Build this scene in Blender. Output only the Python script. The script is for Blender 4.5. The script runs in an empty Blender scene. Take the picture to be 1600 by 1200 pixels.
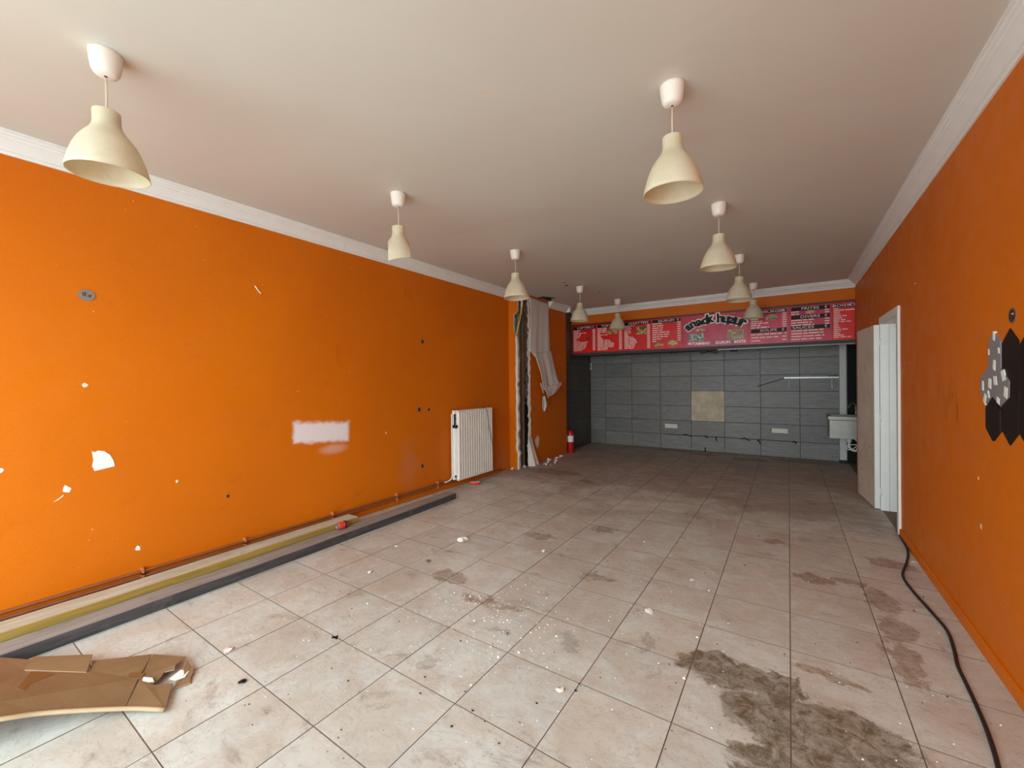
import bpy, bmesh, math, random
from mathutils import Vector, Matrix
random.seed(7)
sc = bpy.context.scene
C = sc.collection

# ------------------------------------------------------------------ camera, world, light, exposure
YAW, PITCH, ROLL, CAM_H = .5884, -.0049, -.0102, 1.379
def cam_axes():
    cy, sy = math.cos(YAW), math.sin(YAW)
    f = Vector((-sy, cy, 0)); r = Vector((cy, sy, 0)); u = Vector((0, 0, 1))
    cp, sp = math.cos(PITCH), math.sin(PITCH)
    f2 = cp*f + sp*u; u2 = -sp*f + cp*u
    cr, sr = math.cos(ROLL), math.sin(ROLL)
    return cr*r + sr*u2, -sr*r + cr*u2, f2
_r, _u, _f = cam_axes()
cd = bpy.data.cameras.new('camera'); cam = bpy.data.objects.new('camera', cd); C.objects.link(cam)
cd.sensor_fit = 'HORIZONTAL'; cd.sensor_width = 36; cd.lens = 647.5/1600*36; cd.clip_start = .02
m = Matrix.Identity(4)
for i in range(3):
    m[i][0] = _r[i]; m[i][1] = _u[i]; m[i][2] = -_f[i]
m[0][3] = 0; m[1][3] = 0; m[2][3] = CAM_H
cam.matrix_world = m
sc.camera = cam

w = bpy.data.worlds.new('overcast_sky'); sc.world = w; w.use_nodes = True
bg = w.node_tree.nodes['Background']
bg.inputs[0].default_value = (.82, .98, 1.07, 1); bg.inputs[1].default_value = 8.2
# portals in the openings
# portal in the shop-front opening: guides the daylight sampling, adds no light of its own
pl = bpy.data.lights.new('shopfront_portal', 'AREA'); pl.shape = 'RECTANGLE'; pl.size = 4.1; pl.size_y = 2.55
pl.cycles.is_portal = True
po = bpy.data.objects.new('shopfront_portal', pl); C.objects.link(po)
po.location = (-1.44, -1.37, 1.305); po.rotation_euler = (math.radians(90), 0, 0)
pl2 = bpy.data.lights.new('side_window_portal', 'AREA'); pl2.shape = 'RECTANGLE'; pl2.size = .5; pl2.size_y = .8; pl2.cycles.is_portal = True
po2 = bpy.data.objects.new('side_window_portal', pl2); C.objects.link(po2); po2.location = (1.6, 3.92, 1.5); po2.rotation_euler = (math.radians(90), 0, 0)
sc.view_settings.view_transform = 'Standard'; sc.view_settings.look = 'None'
sc.view_settings.gamma = 1; sc.view_settings.use_curve_mapping = False
sc.view_settings.exposure = 0.0
sc.cycles.max_bounces = 10; sc.cycles.diffuse_bounces = 8; sc.cycles.use_denoising = True

# ------------------------------------------------------------------ material helpers
def lin(*c):
    return tuple((v/255/12.92 if v/255 <= .04045 else ((v/255+.055)/1.055)**2.4) for v in c) + (1,)
class NT:
    def __init__(s, name):
        s.m = bpy.data.materials.new(name); s.m.use_nodes = True
        s.t = s.m.node_tree; s.b = s.t.nodes['Principled BSDF']; s._pos = None
    def n(s, kind, **kw):
        x = s.t.nodes.new(kind)
        for k, v in kw.items(): setattr(x, k, v)
        return x
    def put(s, sock, v):
        if isinstance(v, bpy.types.NodeSocket): s.t.links.new(v, sock)
        else: sock.default_value = v
    def pos(s):
        if s._pos is None: s._pos = s.n('ShaderNodeNewGeometry').outputs['Position']
        return s._pos
    def objpos(s): return s.n('ShaderNodeTexCoord').outputs['Object']
    def mapping(s, vec, loc=(0,0,0), scale=(1,1,1), rot=(0,0,0)):
        x = s.n('ShaderNodeMapping'); s.put(x.inputs[0], vec)
        x.inputs[1].default_value = loc; x.inputs[2].default_value = rot; x.inputs[3].default_value = scale
        return x.outputs[0]
    def noise(s, vec, scale, detail=3, rough=.55, dist=0, col=False):
        x = s.n('ShaderNodeTexNoise'); s.put(x.inputs['Vector'], vec)
        x.inputs['Scale'].default_value = scale; x.inputs['Detail'].default_value = detail
        x.inputs['Roughness'].default_value = rough; x.inputs['Distortion'].default_value = dist
        return x.outputs['Color' if col else 'Fac']
    def math(s, op, a, b=0.0, clamp=False):
        x = s.n('ShaderNodeMath', operation=op, use_clamp=clamp); s.put(x.inputs[0], a); s.put(x.inputs[1], b); return x.outputs[0]
    def vmath(s, op, a, b=(0,0,0)):
        x = s.n('ShaderNodeVectorMath', operation=op); s.put(x.inputs[0], a); s.put(x.inputs[1], b)
        return x.outputs['Value' if op in ('LENGTH','DISTANCE','DOT_PRODUCT') else 'Vector']
    def map(s, v, a, b, c=0.0, d=1.0, smooth=True):
        x = s.n('ShaderNodeMapRange'); x.interpolation_type = 'SMOOTHSTEP' if smooth else 'LINEAR'
        s.put(x.inputs[0], v)
        for i, q in enumerate((a, b, c, d)): s.put(x.inputs[i+1], q)
        return x.outputs[0]
    def mix(s, fac, a, b, mode='MIX'):
        x = s.n('ShaderNodeMix', data_type='RGBA', blend_type=mode)
        s.put(x.inputs[0], fac); s.put(x.inputs[6], a); s.put(x.inputs[7], b); return x.outputs[2]
    def sep(s, v):
        x = s.n('ShaderNodeSeparateXYZ'); s.put(x.inputs[0], v); return x.outputs
    def comb(s, a, b, c):
        x = s.n('ShaderNodeCombineXYZ'); s.put(x.inputs[0], a); s.put(x.inputs[1], b); s.put(x.inputs[2], c); return x.outputs[0]
    def bump(s, h, strength=.2, dist=.01):
        x = s.n('ShaderNodeBump'); x.inputs['Strength'].default_value = strength; x.inputs['Distance'].default_value = dist
        s.put(x.inputs['Height'], h); s.put(s.b.inputs['Normal'], x.outputs[0])
    def out(s, col, rough=.5, metal=0, spec=.5):
        s.put(s.b.inputs['Base Color'], col); s.put(s.b.inputs['Roughness'], rough); s.put(s.b.inputs['Metallic'], metal)
        s.b.inputs['Specular IOR Level'].default_value = spec
        return s.m
    def rnd(s): return s.n('ShaderNodeObjectInfo').outputs['Random']

def simple(name, rgb, rough=.5, metal=0, var=.12, scale=12, bump=0, spec=.5):
    t = NT(name); c = lin(*rgb)
    d = tuple(v*(1-var) for v in c[:3]) + (1,); l = tuple(min(1, v*(1+var)) for v in c[:3]) + (1,)
    n = t.noise(t.objpos(), scale, 4)
    if bump: t.bump(n, bump, .005)
    return t.out(t.mix(n, d, l), rough, metal, spec)

M = {}
ORANGE = (.69, .166, .003, 1)
def orange_paint(name, extra=None, tone=1.0):
    t = NT(name); p = t.pos()
    n1 = t.noise(p, .7, 3); n2 = t.noise(p, 6, 5); n3 = t.noise(p, 90, 2)
    c0 = tuple(v*tone for v in ORANGE[:3]) + (1,)
    dark = tuple(v*k for v, k in zip(c0[:3], (.92, .88, .8))) + (1,)
    col = t.mix(t.map(n1, .3, .7), dark, c0)
    col = t.mix(t.map(n2, .62, .8, 0, .35), col, lin(200, 98, 24))
    gr = t.noise(p, 160, 2, .6); col = t.mix(t.map(gr, .35, .65, 0, .14), col, tuple(v*.55 for v in c0[:3]) + (1,))
    bl = t.noise(p, 2.3, 6, .7, .4); col = t.mix(t.map(bl, .60, .74, 0, .35), col, lin(178, 82, 14))
    # scuffs: thin short pale scratches and dark smudges
    sm = t.noise(t.mapping(p, scale=(1, 3, 9)), 3.1, 6, .7)
    col = t.mix(t.map(sm, .70, .76, 0, .35), col, lin(150, 70, 20))
    col = t.mix(t.map(t.noise(p, 37, 2), .775, .79, 0, .8), col, lin(240, 190, 150))
    if extra: col = extra(t, p, col, n2)
    t.bump(n3, .06, .002)
    return t.out(col, t.map(n2, .3, .7, .42, .58), 0, .22)
def left_extra(t, p, col, n2):
    x, y, z = t.sep(p)
    nz = t.math('MULTIPLY', t.math('SUBTRACT', t.noise(p, 15, 4), .5), .06)
    # rolled-on white test patch, soft at the rim
    a = t.math('ABSOLUTE', t.math('SUBTRACT', y, 2.275)); b = t.math('ABSOLUTE', t.math('SUBTRACT', t.math('ADD', z, t.math('MULTIPLY', t.math('SUBTRACT', y, 2.27), .07)), .922))
    da = t.math('SUBTRACT', a, .272); db = t.math('SUBTRACT', b, .088)
    d = t.math('ADD', t.math('MAXIMUM', da, db), nz)
    f = t.map(d, -.022, .03, 1, 0)
    col = t.mix(t.math('MULTIPLY', f, .93), col, lin(238, 232, 230))
    # paler smear below
    e = t.vmath('LENGTH', t.vmath('MULTIPLY', t.vmath('SUBTRACT', p, (0, 2.39, .745)), (0, 5.5, 17)))
    col = t.mix(t.math('MULTIPLY', t.map(t.math('ADD', e, t.math('MULTIPLY', nz, 4)), .3, 1.1, 1, 0), .5), col, lin(225, 190, 175))
    # chalky damp bloom left of the radiator and by the pier
    for (yy, zz, sy, sz, k) in ((3.35, .42, 4.5, 2.6, .33), (5.25, .2, 3.5, 3.5, .5)):
        e = t.vmath('LENGTH', t.vmath('MULTIPLY', t.vmath('SUBTRACT', p, (0, yy, zz)), (0, sy, sz)))
        g = t.math('MULTIPLY', t.map(e, .25, 1, 1, 0), t.map(n2, .35, .6))
        col = t.mix(t.math('MULTIPLY', g, k), col, lin(190, 130, 100))
    return col
M['orange_left'] = orange_paint('orange_wall_paint_scuffed', left_extra)
M['orange'] = orange_paint('orange_wall_paint')

def floor_tile_mat():
    t = NT('beige_stone_floor_tile'); p = t.pos(); r = t.rnd()
    off = t.comb(t.math('MULTIPLY', r, 17), t.math('MULTIPLY', r, 9), 0)
    q = t.vmath('ADD', p, off)
    n1 = t.noise(q, 3.2, 6, .62, .6); n2 = t.noise(q, 14, 5, .65); n3 = t.noise(t.mapping(q, scale=(1, 2.2, 1)), 5, 6, .6, 1.4)
    col = t.mix(t.map(n1, .38, .62), lin(204, 198, 185), lin(212, 216, 208))
    col = t.mix(t.map(n2, .35, .75, 0, .4), col, lin(192, 184, 170))
    col = t.mix(t.map(t.math('ABSOLUTE', t.math('SUBTRACT', n3, .52)), 0, .03, .22, 0), col, lin(150, 130, 112))
    col = t.mix(t.map(n2, .6, .78, 0, .35), col, lin(218, 212, 200))
    k = t.map(r, 0, 1, .95, 1.03, False)
    col = t.mix(1.0, col, t.comb(k, k, k), 'MULTIPLY')
    # trodden-in dirt, patchy
    big = t.noise(p, .9, 6, .7)
    col = t.mix(t.map(big, .38, .72, 0, .4), col, lin(152, 132, 114))
    smd = t.noise(t.mapping(p, scale=(1, 1.7, 1), rot=(0, 0, .6)), 4.5, 8, .78, .5)
    col = t.mix(t.map(smd, .54, .70, 0, .55), col, lin(128, 112, 98))
    fine = t.noise(p, 45, 5, .8)
    col = t.mix(t.map(fine, .54, .70, 0, .45), col, lin(132, 118, 104))
    col = t.mix(t.map(fine, .28, .40, .3, 0), col, lin(228, 224, 214))
    # browner towards the recess end, in ragged patches
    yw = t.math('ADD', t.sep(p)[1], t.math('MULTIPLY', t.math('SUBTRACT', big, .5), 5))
    back_brown = t.math('MULTIPLY', t.map(yw, 4.4, 5.4), t.map(smd, .30, .55, .25, 1))
    col = t.mix(t.math('MULTIPLY', back_brown, .5), col, lin(132, 100, 78))
    # greasy stains with their own outlines
    wob = t.vmath('SCALE', t.vmath('SUBTRACT', t.noise(p, 7, 6, .7, .3, True), (.5, .5, .5)))
    wob.node.inputs['Scale'].default_value = .30
    pp = t.vmath('MULTIPLY', t.vmath('ADD', p, wob), (1, 1, 0))
    def blob(lst):
        f = None
        for (bx_, by_, rx, ry) in lst:
            e = t.vmath('LENGTH', t.vmath('MULTIPLY', t.vmath('SUBTRACT', pp, (bx_, by_, 0)), (1/rx, 1/ry, 0)))
            v = t.map(e, .86, 1.05, 1, 0)
            f = v if f is None else t.math('MAXIMUM', f, v)
        return f
    tex = t.map(t.noise(p, 15, 8, .85, .6), .38, .62, .42, 1)
    f1 = blob([(-.30, 2.17, .17, .13), (-.08, 2.20, .17, .10), (-.01, 1.98, .25, .15), (.20, 2.03, .22, .14), (.10, 1.80, .23, .16), (-.05, 1.72, .13, .12)])
    col = t.mix(t.math('MULTIPLY', t.math('MULTIPLY', f1, tex), .95), col, lin(98, 82, 54))
    f2 = blob([(.14, 3.52, .10, .08), (.33, 3.60, .13, .07), (.47, 3.40, .08, .18), (.49, 3.05, .09, .14), (.46, 2.72, .07, .2), (-2.0, 2.17, .15, .09), (-1.86, 3.2, .14, .09), (-1.43, 3.66, .11, .08), (-1.56, 2.06, .2, .06),
               (.62, 4.1, .16, .1), (-.1, 4.15, .1, .07), (-.55, 8.2, .3, .15), (-1.35, 8.35, .25, .12), (.2, 8.4, .5, .1), (-2.3, 5.3, .14, .08), (-1.1, 2.75, .12, .05), (.15, 2.4, .14, .04), (-3.0, 5.6, .5, .18), (-1.9, 8.5, .5, .08)])
    col = t.mix(t.math('MULTIPLY', t.math('MULTIPLY', f2, tex), .72), col, lin(124, 94, 60))
    f3 = blob([(-.62, 2.18, .035, .10), (-1.35, 1.86, .11, .03), (-.97, 1.98, .05, .08), (-1.5, 1.45, .06, .05)])
    col = t.mix(t.math('MULTIPLY', t.math('MULTIPLY', f3, tex), .42), col, lin(96, 88, 76))
    # pale lime smears and fine specks
    f4 = blob([(-.2, 2.48, .14, .025), (-1.75, 1.33, .16, .03), (-1.66, 2.0, .3, .2), (-1.45, 1.86, .22, .16)])
    col = t.mix(t.math('MULTIPLY', t.math('MULTIPLY', f4, t.map(n2, .42, .6)), .35), col, lin(230, 226, 216))
    sp = t.noise(p, 120, 1)
    col = t.mix(t.map(sp, .79, .80, 0, .75), col, lin(236, 232, 222))
    sp2 = t.noise(t.vmath('ADD', p, (3, 5, 1)), 85, 1)
    col = t.mix(t.map(sp2, .79, .80, 0, .7), col, lin(60, 50, 42))
    t.bump(t.math('ADD', n1, t.math('MULTIPLY', n2, .4)), .25, .004)
    rough = t.math('SUBTRACT', t.map(n2, .3, .7, .42, .62), t.math('MULTIPLY', f1, .1))
    return t.out(col, rough, 0, .4)
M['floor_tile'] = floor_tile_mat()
M['grout'] = simple('dark_floor_grout', (130, 114, 100), .95, spec=.05)

def ceiling_mat():
    t = NT('off_white_ceiling_paint'); p = t.pos()
    n1 = t.noise(p, .55, 4); n2 = t.noise(p, 60, 3); n3 = t.noise(t.mapping(p, scale=(.5, 2, 1)), 1.2, 4, .6, .8)
    col = t.mix(t.map(n1, .3, .7), lin(208, 208, 198), lin(214, 215, 206))
    col = t.mix(t.map(n3, .5, .8, 0, .3), col, lin(208, 194, 182))
    t.bump(n2, .05, .003)
    return t.out(col, t.map(n1, .3, .7, .48, .62), 0, .35)
M['ceiling'] = ceiling_mat()
M['cornice'] = simple('white_cornice_paint', (234, 236, 232), .5, var=.05)

def wall_tile_mat(name, a, b, axis):
    t = NT(name); p = t.pos(); r = t.rnd()
    s = (1.6, 1, 8) if axis == 'x' else (1, 1.6, 8)
    q = t.vmath('ADD', t.mapping(p, scale=s), t.comb(t.math('MULTIPLY', r, 31), 0, t.math('MULTIPLY', r, 13)))
    n = t.noise(q, 3.2, 8, .78, .9); n2 = t.noise(p, 2, 3)
    col = t.mix(t.map(n, .3, .7), lin(*a), lin(*b))
    col = t.mix(t.map(n2, .45, .75, 0, .35), col, lin(120, 112, 98))
    k = t.map(r, 0, 1, .88, 1.08, False)
    col = t.mix(1.0, col, t.comb(k, k, k), 'MULTIPLY')
    t.bump(n, .15, .002)
    return t.out(col, .42, 0, .45)
M['wall_tile'] = wall_tile_mat('grey_wood_grain_wall_tile', (108, 107, 102), (134, 133, 127), 'x')
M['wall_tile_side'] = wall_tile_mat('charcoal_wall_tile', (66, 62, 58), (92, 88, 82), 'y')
M['wall_grout'] = simple('black_wall_grout', (34, 32, 30), .9)

def shade_mat():
    t = NT('cream_lampshade_plastic'); p = t.objpos()
    n = t.noise(p, 9, 5, .65); sp = t.noise(p, 60, 2)
    col = t.mix(t.map(n, .35, .7), lin(232, 227, 204), lin(222, 214, 184))
    col = t.mix(t.map(sp, .72, .76, 0, .4), col, lin(150, 130, 92))
    t.out(col, .45, 0, .4)
    tr = t.n('ShaderNodeBsdfTranslucent'); t.put(tr.inputs['Color'], lin(240, 226, 186))
    mx = t.n('ShaderNodeMixShader'); mx.inputs[0].default_value = .28
    t.t.links.new(t.b.outputs[0], mx.inputs[1]); t.t.links.new(tr.outputs[0], mx.inputs[2])
    t.t.links.new(mx.outputs[0], t.t.nodes['Material Output'].inputs['Surface'])
    return t.m
M['shade'] = shade_mat()
M['canopy'] = simple('white_canopy_plastic', (238, 234, 224), .4, var=.06)
M['cord'] = simple('beige_flex_cord', (226, 204, 180), .6)
M['white_enamel'] = simple('white_radiator_enamel', (236, 232, 222), .35, var=.05)
M['white_paint'] = simple('white_door_paint', (228, 230, 222), .45, var=.06, scale=5)
def door_mat():
    t = NT('grubby_beige_door_paint'); p = t.pos()
    n = t.noise(p, 3, 5, .65); s2 = t.noise(t.mapping(p, scale=(1, 1, 2.4)), 7, 4, .6)
    col = t.mix(t.map(n, .35, .7), lin(222, 210, 192), lin(206, 190, 170))
    col = t.mix(t.map(s2, .62, .72, 0, .6), col, lin(128, 96, 70))
    return t.out(col, .45)
M['door_leaf'] = door_mat()
M['plaster'] = simple('bare_white_plaster', (222, 212, 200), .9, var=.18, scale=18, bump=.4)
M['rubble'] = simple('crumbled_grey_masonry', (112, 98, 84), .95, var=.4, scale=30, bump=.8)
M['dark'] = simple('dark_cavity', (22, 18, 16), .95)
M['rust_steel'] = simple('brown_primer_steel', (112, 92, 72), .6, var=.3)
M['steel'] = simple('brushed_stainless_steel', (150, 146, 138), .42, .8, var=.15)
M['aluminium'] = simple('dull_aluminium', (170, 172, 170), .4, .9, var=.08)
M['soffit_metal'] = simple('dark_track_metal', (120, 124, 122), .45, .6)
M['soffit'] = simple('dark_soffit_panel', (64, 64, 62), .6)
M['grey_post'] = simple('pale_grey_painted_post', (206, 208, 202), .5, var=.06)
M['black_rubber'] = simple('black_cable_rubber', (34, 27, 26), .55)
M['black'] = simple('matt_black', (18, 16, 15), .6)
M['pipe_paint'] = simple('orange_brown_painted_pipe', (142, 84, 50), .5, var=.25)
M['pipe_clip'] = simple('painted_pipe_clip', (196, 120, 72), .5)
M['kraft'] = None
def kraft_mat():
    t = NT('brown_corrugated_cardboard'); p = t.objpos()
    n = t.noise(p, 4, 5, .6); n2 = t.noise(t.mapping(p, scale=(1, 40, 1)), 3, 2)
    col = t.mix(t.map(n, .3, .7), lin(146, 116, 82), lin(130, 100, 68))
    col = t.mix(t.map(n2, .5, .8, 0, .2), col, lin(156, 124, 90))
    t.bump(n2, .1, .002)
    return t.out(col, .8, 0, .2)
M['kraft'] = kraft_mat()
M['kraft_edge'] = simple('pale_cardboard_edge', (172, 148, 114), .85)
M['tape'] = simple('tan_packing_tape', (120, 90, 56), .4, var=.06)
M['paper'] = simple('white_paper', (240, 238, 232), .8, var=.04)
def wood_mat(name, a, b, streak):
    t = NT(name); p = t.pos()
    n = t.noise(t.mapping(p, scale=(14, .8, 14)), 3, 6, .65, .5); n2 = t.noise(p, 5, 5, .7)
    col = t.mix(t.map(n, .3, .7), lin(*a), lin(*b))
    col = t.mix(t.map(n2, .55, .75, 0, .5), col, lin(*streak))
    t.bump(n, .3, .003)
    return t.out(col, .75, 0, .3)
M['pine'] = wood_mat('weathered_pale_pine', (200, 196, 176), (174, 168, 146), (130, 124, 106))
M['pine_side'] = wood_mat('yellow_stained_timber_side', (170, 140, 66), (142, 116, 56), (140, 128, 104))
M['grey_wood'] = wood_mat('grey_weathered_plank_top', (164, 156, 150), (136, 128, 122), (110, 104, 100))
M['grey_side'] = wood_mat('dark_slate_plank_edge', (84, 82, 82), (58, 56, 56), (110, 106, 102))
M['cloth'] = simple('grey_white_lining_fabric', (224, 218, 212), .9, var=.1, scale=20)
M['red'] = simple('fire_red_enamel', (190, 22, 22), .35)
M['can_red'] = simple('red_printed_can', (214, 70, 50), .35, var=.1)
M['mirror_dark'] = simple('dark_brown_smoked_panel', (30, 21, 14), .5, var=.25, scale=6, spec=.25)
M['adhesive_grey'] = simple('grey_bare_patch', (128, 124, 124), .8, var=.1)
M['adhesive_pad'] = simple('white_foam_pad', (226, 226, 214), .8, var=.05)
M['socket'] = simple('cream_socket_plastic', (226, 222, 204), .45, var=.05)
M['grey_disc'] = simple('grey_cover_plastic', (134, 122, 108), .55)
M['yellow_tube'] = simple('yellow_conduit', (206, 180, 96), .45)
M['tile_patch'] = simple('beige_bare_screed_patch', (206, 194, 166), .85, var=.5, scale=7, bump=.3)
M['concrete'] = simple('pale_pavement_concrete', (196, 194, 188), .9)
M['plain_wall'] = simple('white_plaster_wall', (214, 212, 204), .8, var=.05, scale=2)
M['dark_wall'] = simple('unlit_room_black', (26, 24, 23), .9)  # near-black puts the darkness of the unlit room into its wall colour

# ------------------------------------------------------------------ mesh helpers
class MB:
    def __init__(s): s.v = []; s.f = []; s.mi = []; s.sm = []
    def face(s, idx, mi=0, sm=False): s.f.append(tuple(idx)); s.mi.append(mi); s.sm.append(sm)
    def add(s, verts): b = len(s.v); s.v += [tuple(map(float, q)) for q in verts]; return b
    def box(s, x0, x1, y0, y1, z0, z1, mi=0, mis=None):
        b = s.add([(x0,y0,z0),(x1,y0,z0),(x1,y1,z0),(x0,y1,z0),(x0,y0,z1),(x1,y0,z1),(x1,y1,z1),(x0,y1,z1)])
        # order: bottom, top, -y, +x, +y, -x
        for k, q in enumerate(((3,2,1,0),(4,5,6,7),(0,1,5,4),(1,2,6,5),(2,3,7,6),(3,0,4,7))):
            s.face([b+i for i in q], mis[k] if mis else mi)
        return s
    def bevbox(s, x0, x1, y0, y1, z0, z1, e, mi=0):
        bm = bmesh.new(); bmesh.ops.create_cube(bm, size=1)
        for v in bm.verts: v.co = Vector(((x0+x1)/2 + v.co.x*(x1-x0), (y0+y1)/2 + v.co.y*(y1-y0), (z0+z1)/2 + v.co.z*(z1-z0)))
        bmesh.ops.bevel(bm, geom=list(bm.edges), offset=e, segments=2, affect='EDGES', profile=.6)
        s.bm(bm, mi); return s
    def bm(s, bm, mi=0, sm=False):
        bm.verts.ensure_lookup_table(); b = s.add([v.co for v in bm.verts]); bm.verts.index_update()
        for f in bm.faces: s.face([b+v.index for v in f.verts], mi, sm)
        bm.free(); return s
    def prism(s, poly, h0, h1, fn, mi=0, side=None):
        """poly in 2D, extruded from h0 to h1; fn(u, v, h) gives the 3D point"""
        n = len(poly); b = s.add([fn(u, v, h0) for u, v in poly] + [fn(u, v, h1) for u, v in poly])
        s.face([b+i for i in range(n)][::-1], mi); s.face([b+n+i for i in range(n)], mi)
        for i in range(n):
            j = (i+1) % n; s.face((b+i, b+j, b+n+j, b+n+i), mi if side is None else side)
        return s
    def lathe(s, prof, c=(0,0,0), n=32, a0=0, a1=2*math.pi, mi=0, sm=True, rx=1, ry=1):
        full = abs(a1-a0-2*math.pi) < 1e-6; k = n if full else n+1
        b = s.add([(c[0]+r*rx*math.cos(a0+(a1-a0)*i/n), c[1]+r*ry*math.sin(a0+(a1-a0)*i/n), c[2]+z) for r, z in prof for i in range(k)])
        for j in range(len(prof)-1):
            for i in range(n):
                i2 = (i+1) % k
                s.face((b+j*k+i, b+j*k+i2, b+(j+1)*k+i2, b+(j+1)*k+i), mi, sm)
        return s
    def tube(s, pts, r, n=8, mi=0, cap=True):
        pts = [Vector(p) for p in pts]; rs = r if isinstance(r, (list, tuple)) else [r]*len(pts)
        up = None; rings = []
        for i, p in enumerate(pts):
            t = (pts[min(i+1, len(pts)-1)] - pts[max(i-1, 0)]).normalized()
            if up is None: up = t.orthogonal().normalized()
            up = (up - t*up.dot(t)); up = up.normalized() if up.length > 1e-6 else t.orthogonal().normalized()
            q = t.cross(up)
            rings.append(s.add([p + (up*math.cos(2*math.pi*k/n) + q*math.sin(2*math.pi*k/n))*rs[i] for k in range(n)]))
        for a, b in zip(rings, rings[1:]):
            for k in range(n): s.face((a+k, a+(k+1) % n, b+(k+1) % n, b+k), mi, True)
        if cap:
            s.face([rings[0]+k for k in range(n)][::-1], mi); s.face([rings[-1]+k for k in range(n)], mi)
        return s
    def grid(s, fn, nu, nv, mi=0, sm=True):
        b = s.add([fn(i/nu, j/nv) for j in range(nv+1) for i in range(nu+1)])
        for j in range(nv):
            for i in range(nu):
                a = b+j*(nu+1)+i; s.face((a, a+1, a+nu+2, a+nu+1), mi, sm)
        return s
    def build(s, name, mats, parent=None, loc=None, solid=0):
        me = bpy.data.meshes.new(name); me.from_pydata(s.v, [], s.f)
        for q in (mats if isinstance(mats, (list, tuple)) else [mats]): me.materials.append(q)
        for p, mi, sm in zip(me.polygons, s.mi, s.sm): p.material_index = mi; p.use_smooth = sm
        me.update()
        bm = bmesh.new(); bm.from_mesh(me); bmesh.ops.recalc_face_normals(bm, faces=bm.faces); bm.to_mesh(me); bm.free()
        o = bpy.data.objects.new(name, me); C.objects.link(o)
        if loc: o.location = loc
        if parent: o.parent = parent
        if solid:
            md = o.modifiers.new('thickness', 'SOLIDIFY'); md.thickness = solid; md.offset = 0
        return o
def spline(pts, k=8):
    P = [Vector(p) for p in pts]; P = [P[0]*2-P[1]] + P + [P[-1]*2-P[-2]]; out = []
    for i in range(1, len(P)-2):
        for j in range(k):
            t = j/k; a, b, c, d = P[i-1], P[i], P[i+1], P[i+2]
            out.append(.5*((2*b) + (c-a)*t + (2*a-5*b+4*c-d)*t*t + (3*b-a-3*c+d)*t**3))
    out.append(P[-2]); return out
def tag(o, label=None, cat=None, group=None, kind=None):
    if label: o['label'] = label
    if cat: o['category'] = cat
    if group: o['group'] = group
    if kind: o['kind'] = kind
    return o
def struct(o, label=None): return tag(o, label, kind='structure')
def empty(name, loc, rz=0):
    o = bpy.data.objects.new(name, None); C.objects.link(o); o.location = loc; o.rotation_euler.z = rz; o.empty_display_size = .1
    return o
def inst(mesh_obj, name, parent, loc, scale=None):
    o = bpy.data.objects.new(name, mesh_obj.data); C.objects.link(o); o.parent = parent; o.location = loc
    if scale: o.scale = scale
    return o

# ------------------------------------------------------------------ the room
XL, XR, YF, YB, ZC = -3.69, .81, -1.35, 8.70, 2.81
YBULK, ZBULK = 7.75, 1.93
PY0, PY1, PX = 5.45, 7.20, -3.55      # pier
DY0, DY1, DZ = 4.93, 5.735, 1.95      # side doorway

# floor slab with grout, tiles as pieces
floor = struct(MB().box(XL-.1, XR+1.6, YF-.1, YB+.1, -.12, -.003).build('floor', M['grout']), 'beige stone tiled floor, dusty and stained')
GX, GY, TS, J = -2.0, .9316, .4, .0036
proto = {}
def floor_tile(x0, x1, y0, y1):
    w_, h_ = round(x1-x0, 4), round(y1-y0, 4)
    if (w_, h_) not in proto:
        e = .0006; b = MB()
        v = b.add([(-w_/2, -h_/2, -.008), (w_/2, -h_/2, -.008), (w_/2, h_/2, -.008), (-w_/2, h_/2, -.008),
                   (-w_/2, -h_/2, -e), (w_/2, -h_/2, -e), (w_/2, h_/2, -e), (-w_/2, h_/2, -e),
                   (-w_/2+e, -h_/2+e, 0), (w_/2-e, -h_/2+e, 0), (w_/2-e, h_/2-e, 0), (-w_/2+e, h_/2-e, 0)])
        for k in (0, 4):
            for i in range(4): b.face((v+k+i, v+k+(i+1) % 4, v+k+4+(i+1) % 4, v+k+4+i), 1)
        b.face((v+8, v+9, v+10, v+11))
        o = b.build('tile', [M['floor_tile'], M['grout']], floor, ((x0+x1)/2, (y0+y1)/2, 0)); proto[(w_, h_)] = o; return o
    return inst(proto[(w_, h_)], 'tile', floor, ((x0+x1)/2, (y0+y1)/2, random.uniform(-.0006, .0006)))
xs = [GX+TS*i for i in range(-5, 8)]; ys = [GY+TS*j for j in range(-2, 20)]
def cuts(lo, hi, seq): return [lo] + [q for q in seq if lo+.02 < q < hi-.02] + [hi]
cx = cuts(XL, XR, xs); cy_ = cuts(.12, YB, ys)
for a, b in zip(cx, cx[1:]):
    for c, d in zip(cy_, cy_[1:]):
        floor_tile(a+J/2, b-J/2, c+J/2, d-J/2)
rest = MB()
yy = sorted(cuts(YF, .12, sorted(GY-TS*k for k in range(3, 8))))
for a, b in zip(cx, cx[1:]):
    for c, d in zip(yy, yy[1:]): rest.box(a+J/2, b-J/2, c+J/2, d-J/2, -.008, 0)
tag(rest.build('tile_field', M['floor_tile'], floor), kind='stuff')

struct(MB().box(XL-.1, XR+.15, YF-.1, YB+.1, ZC, ZC+.1).build('ceiling', M['ceiling']), 'off-white painted ceiling with a few holes')
wl = struct(MB().box(XL-.12, XL, YF-.1, PY1+.02, -.1, ZC).build('wall_left', M['orange_left']), 'long orange wall with a rolled white patch')
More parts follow.
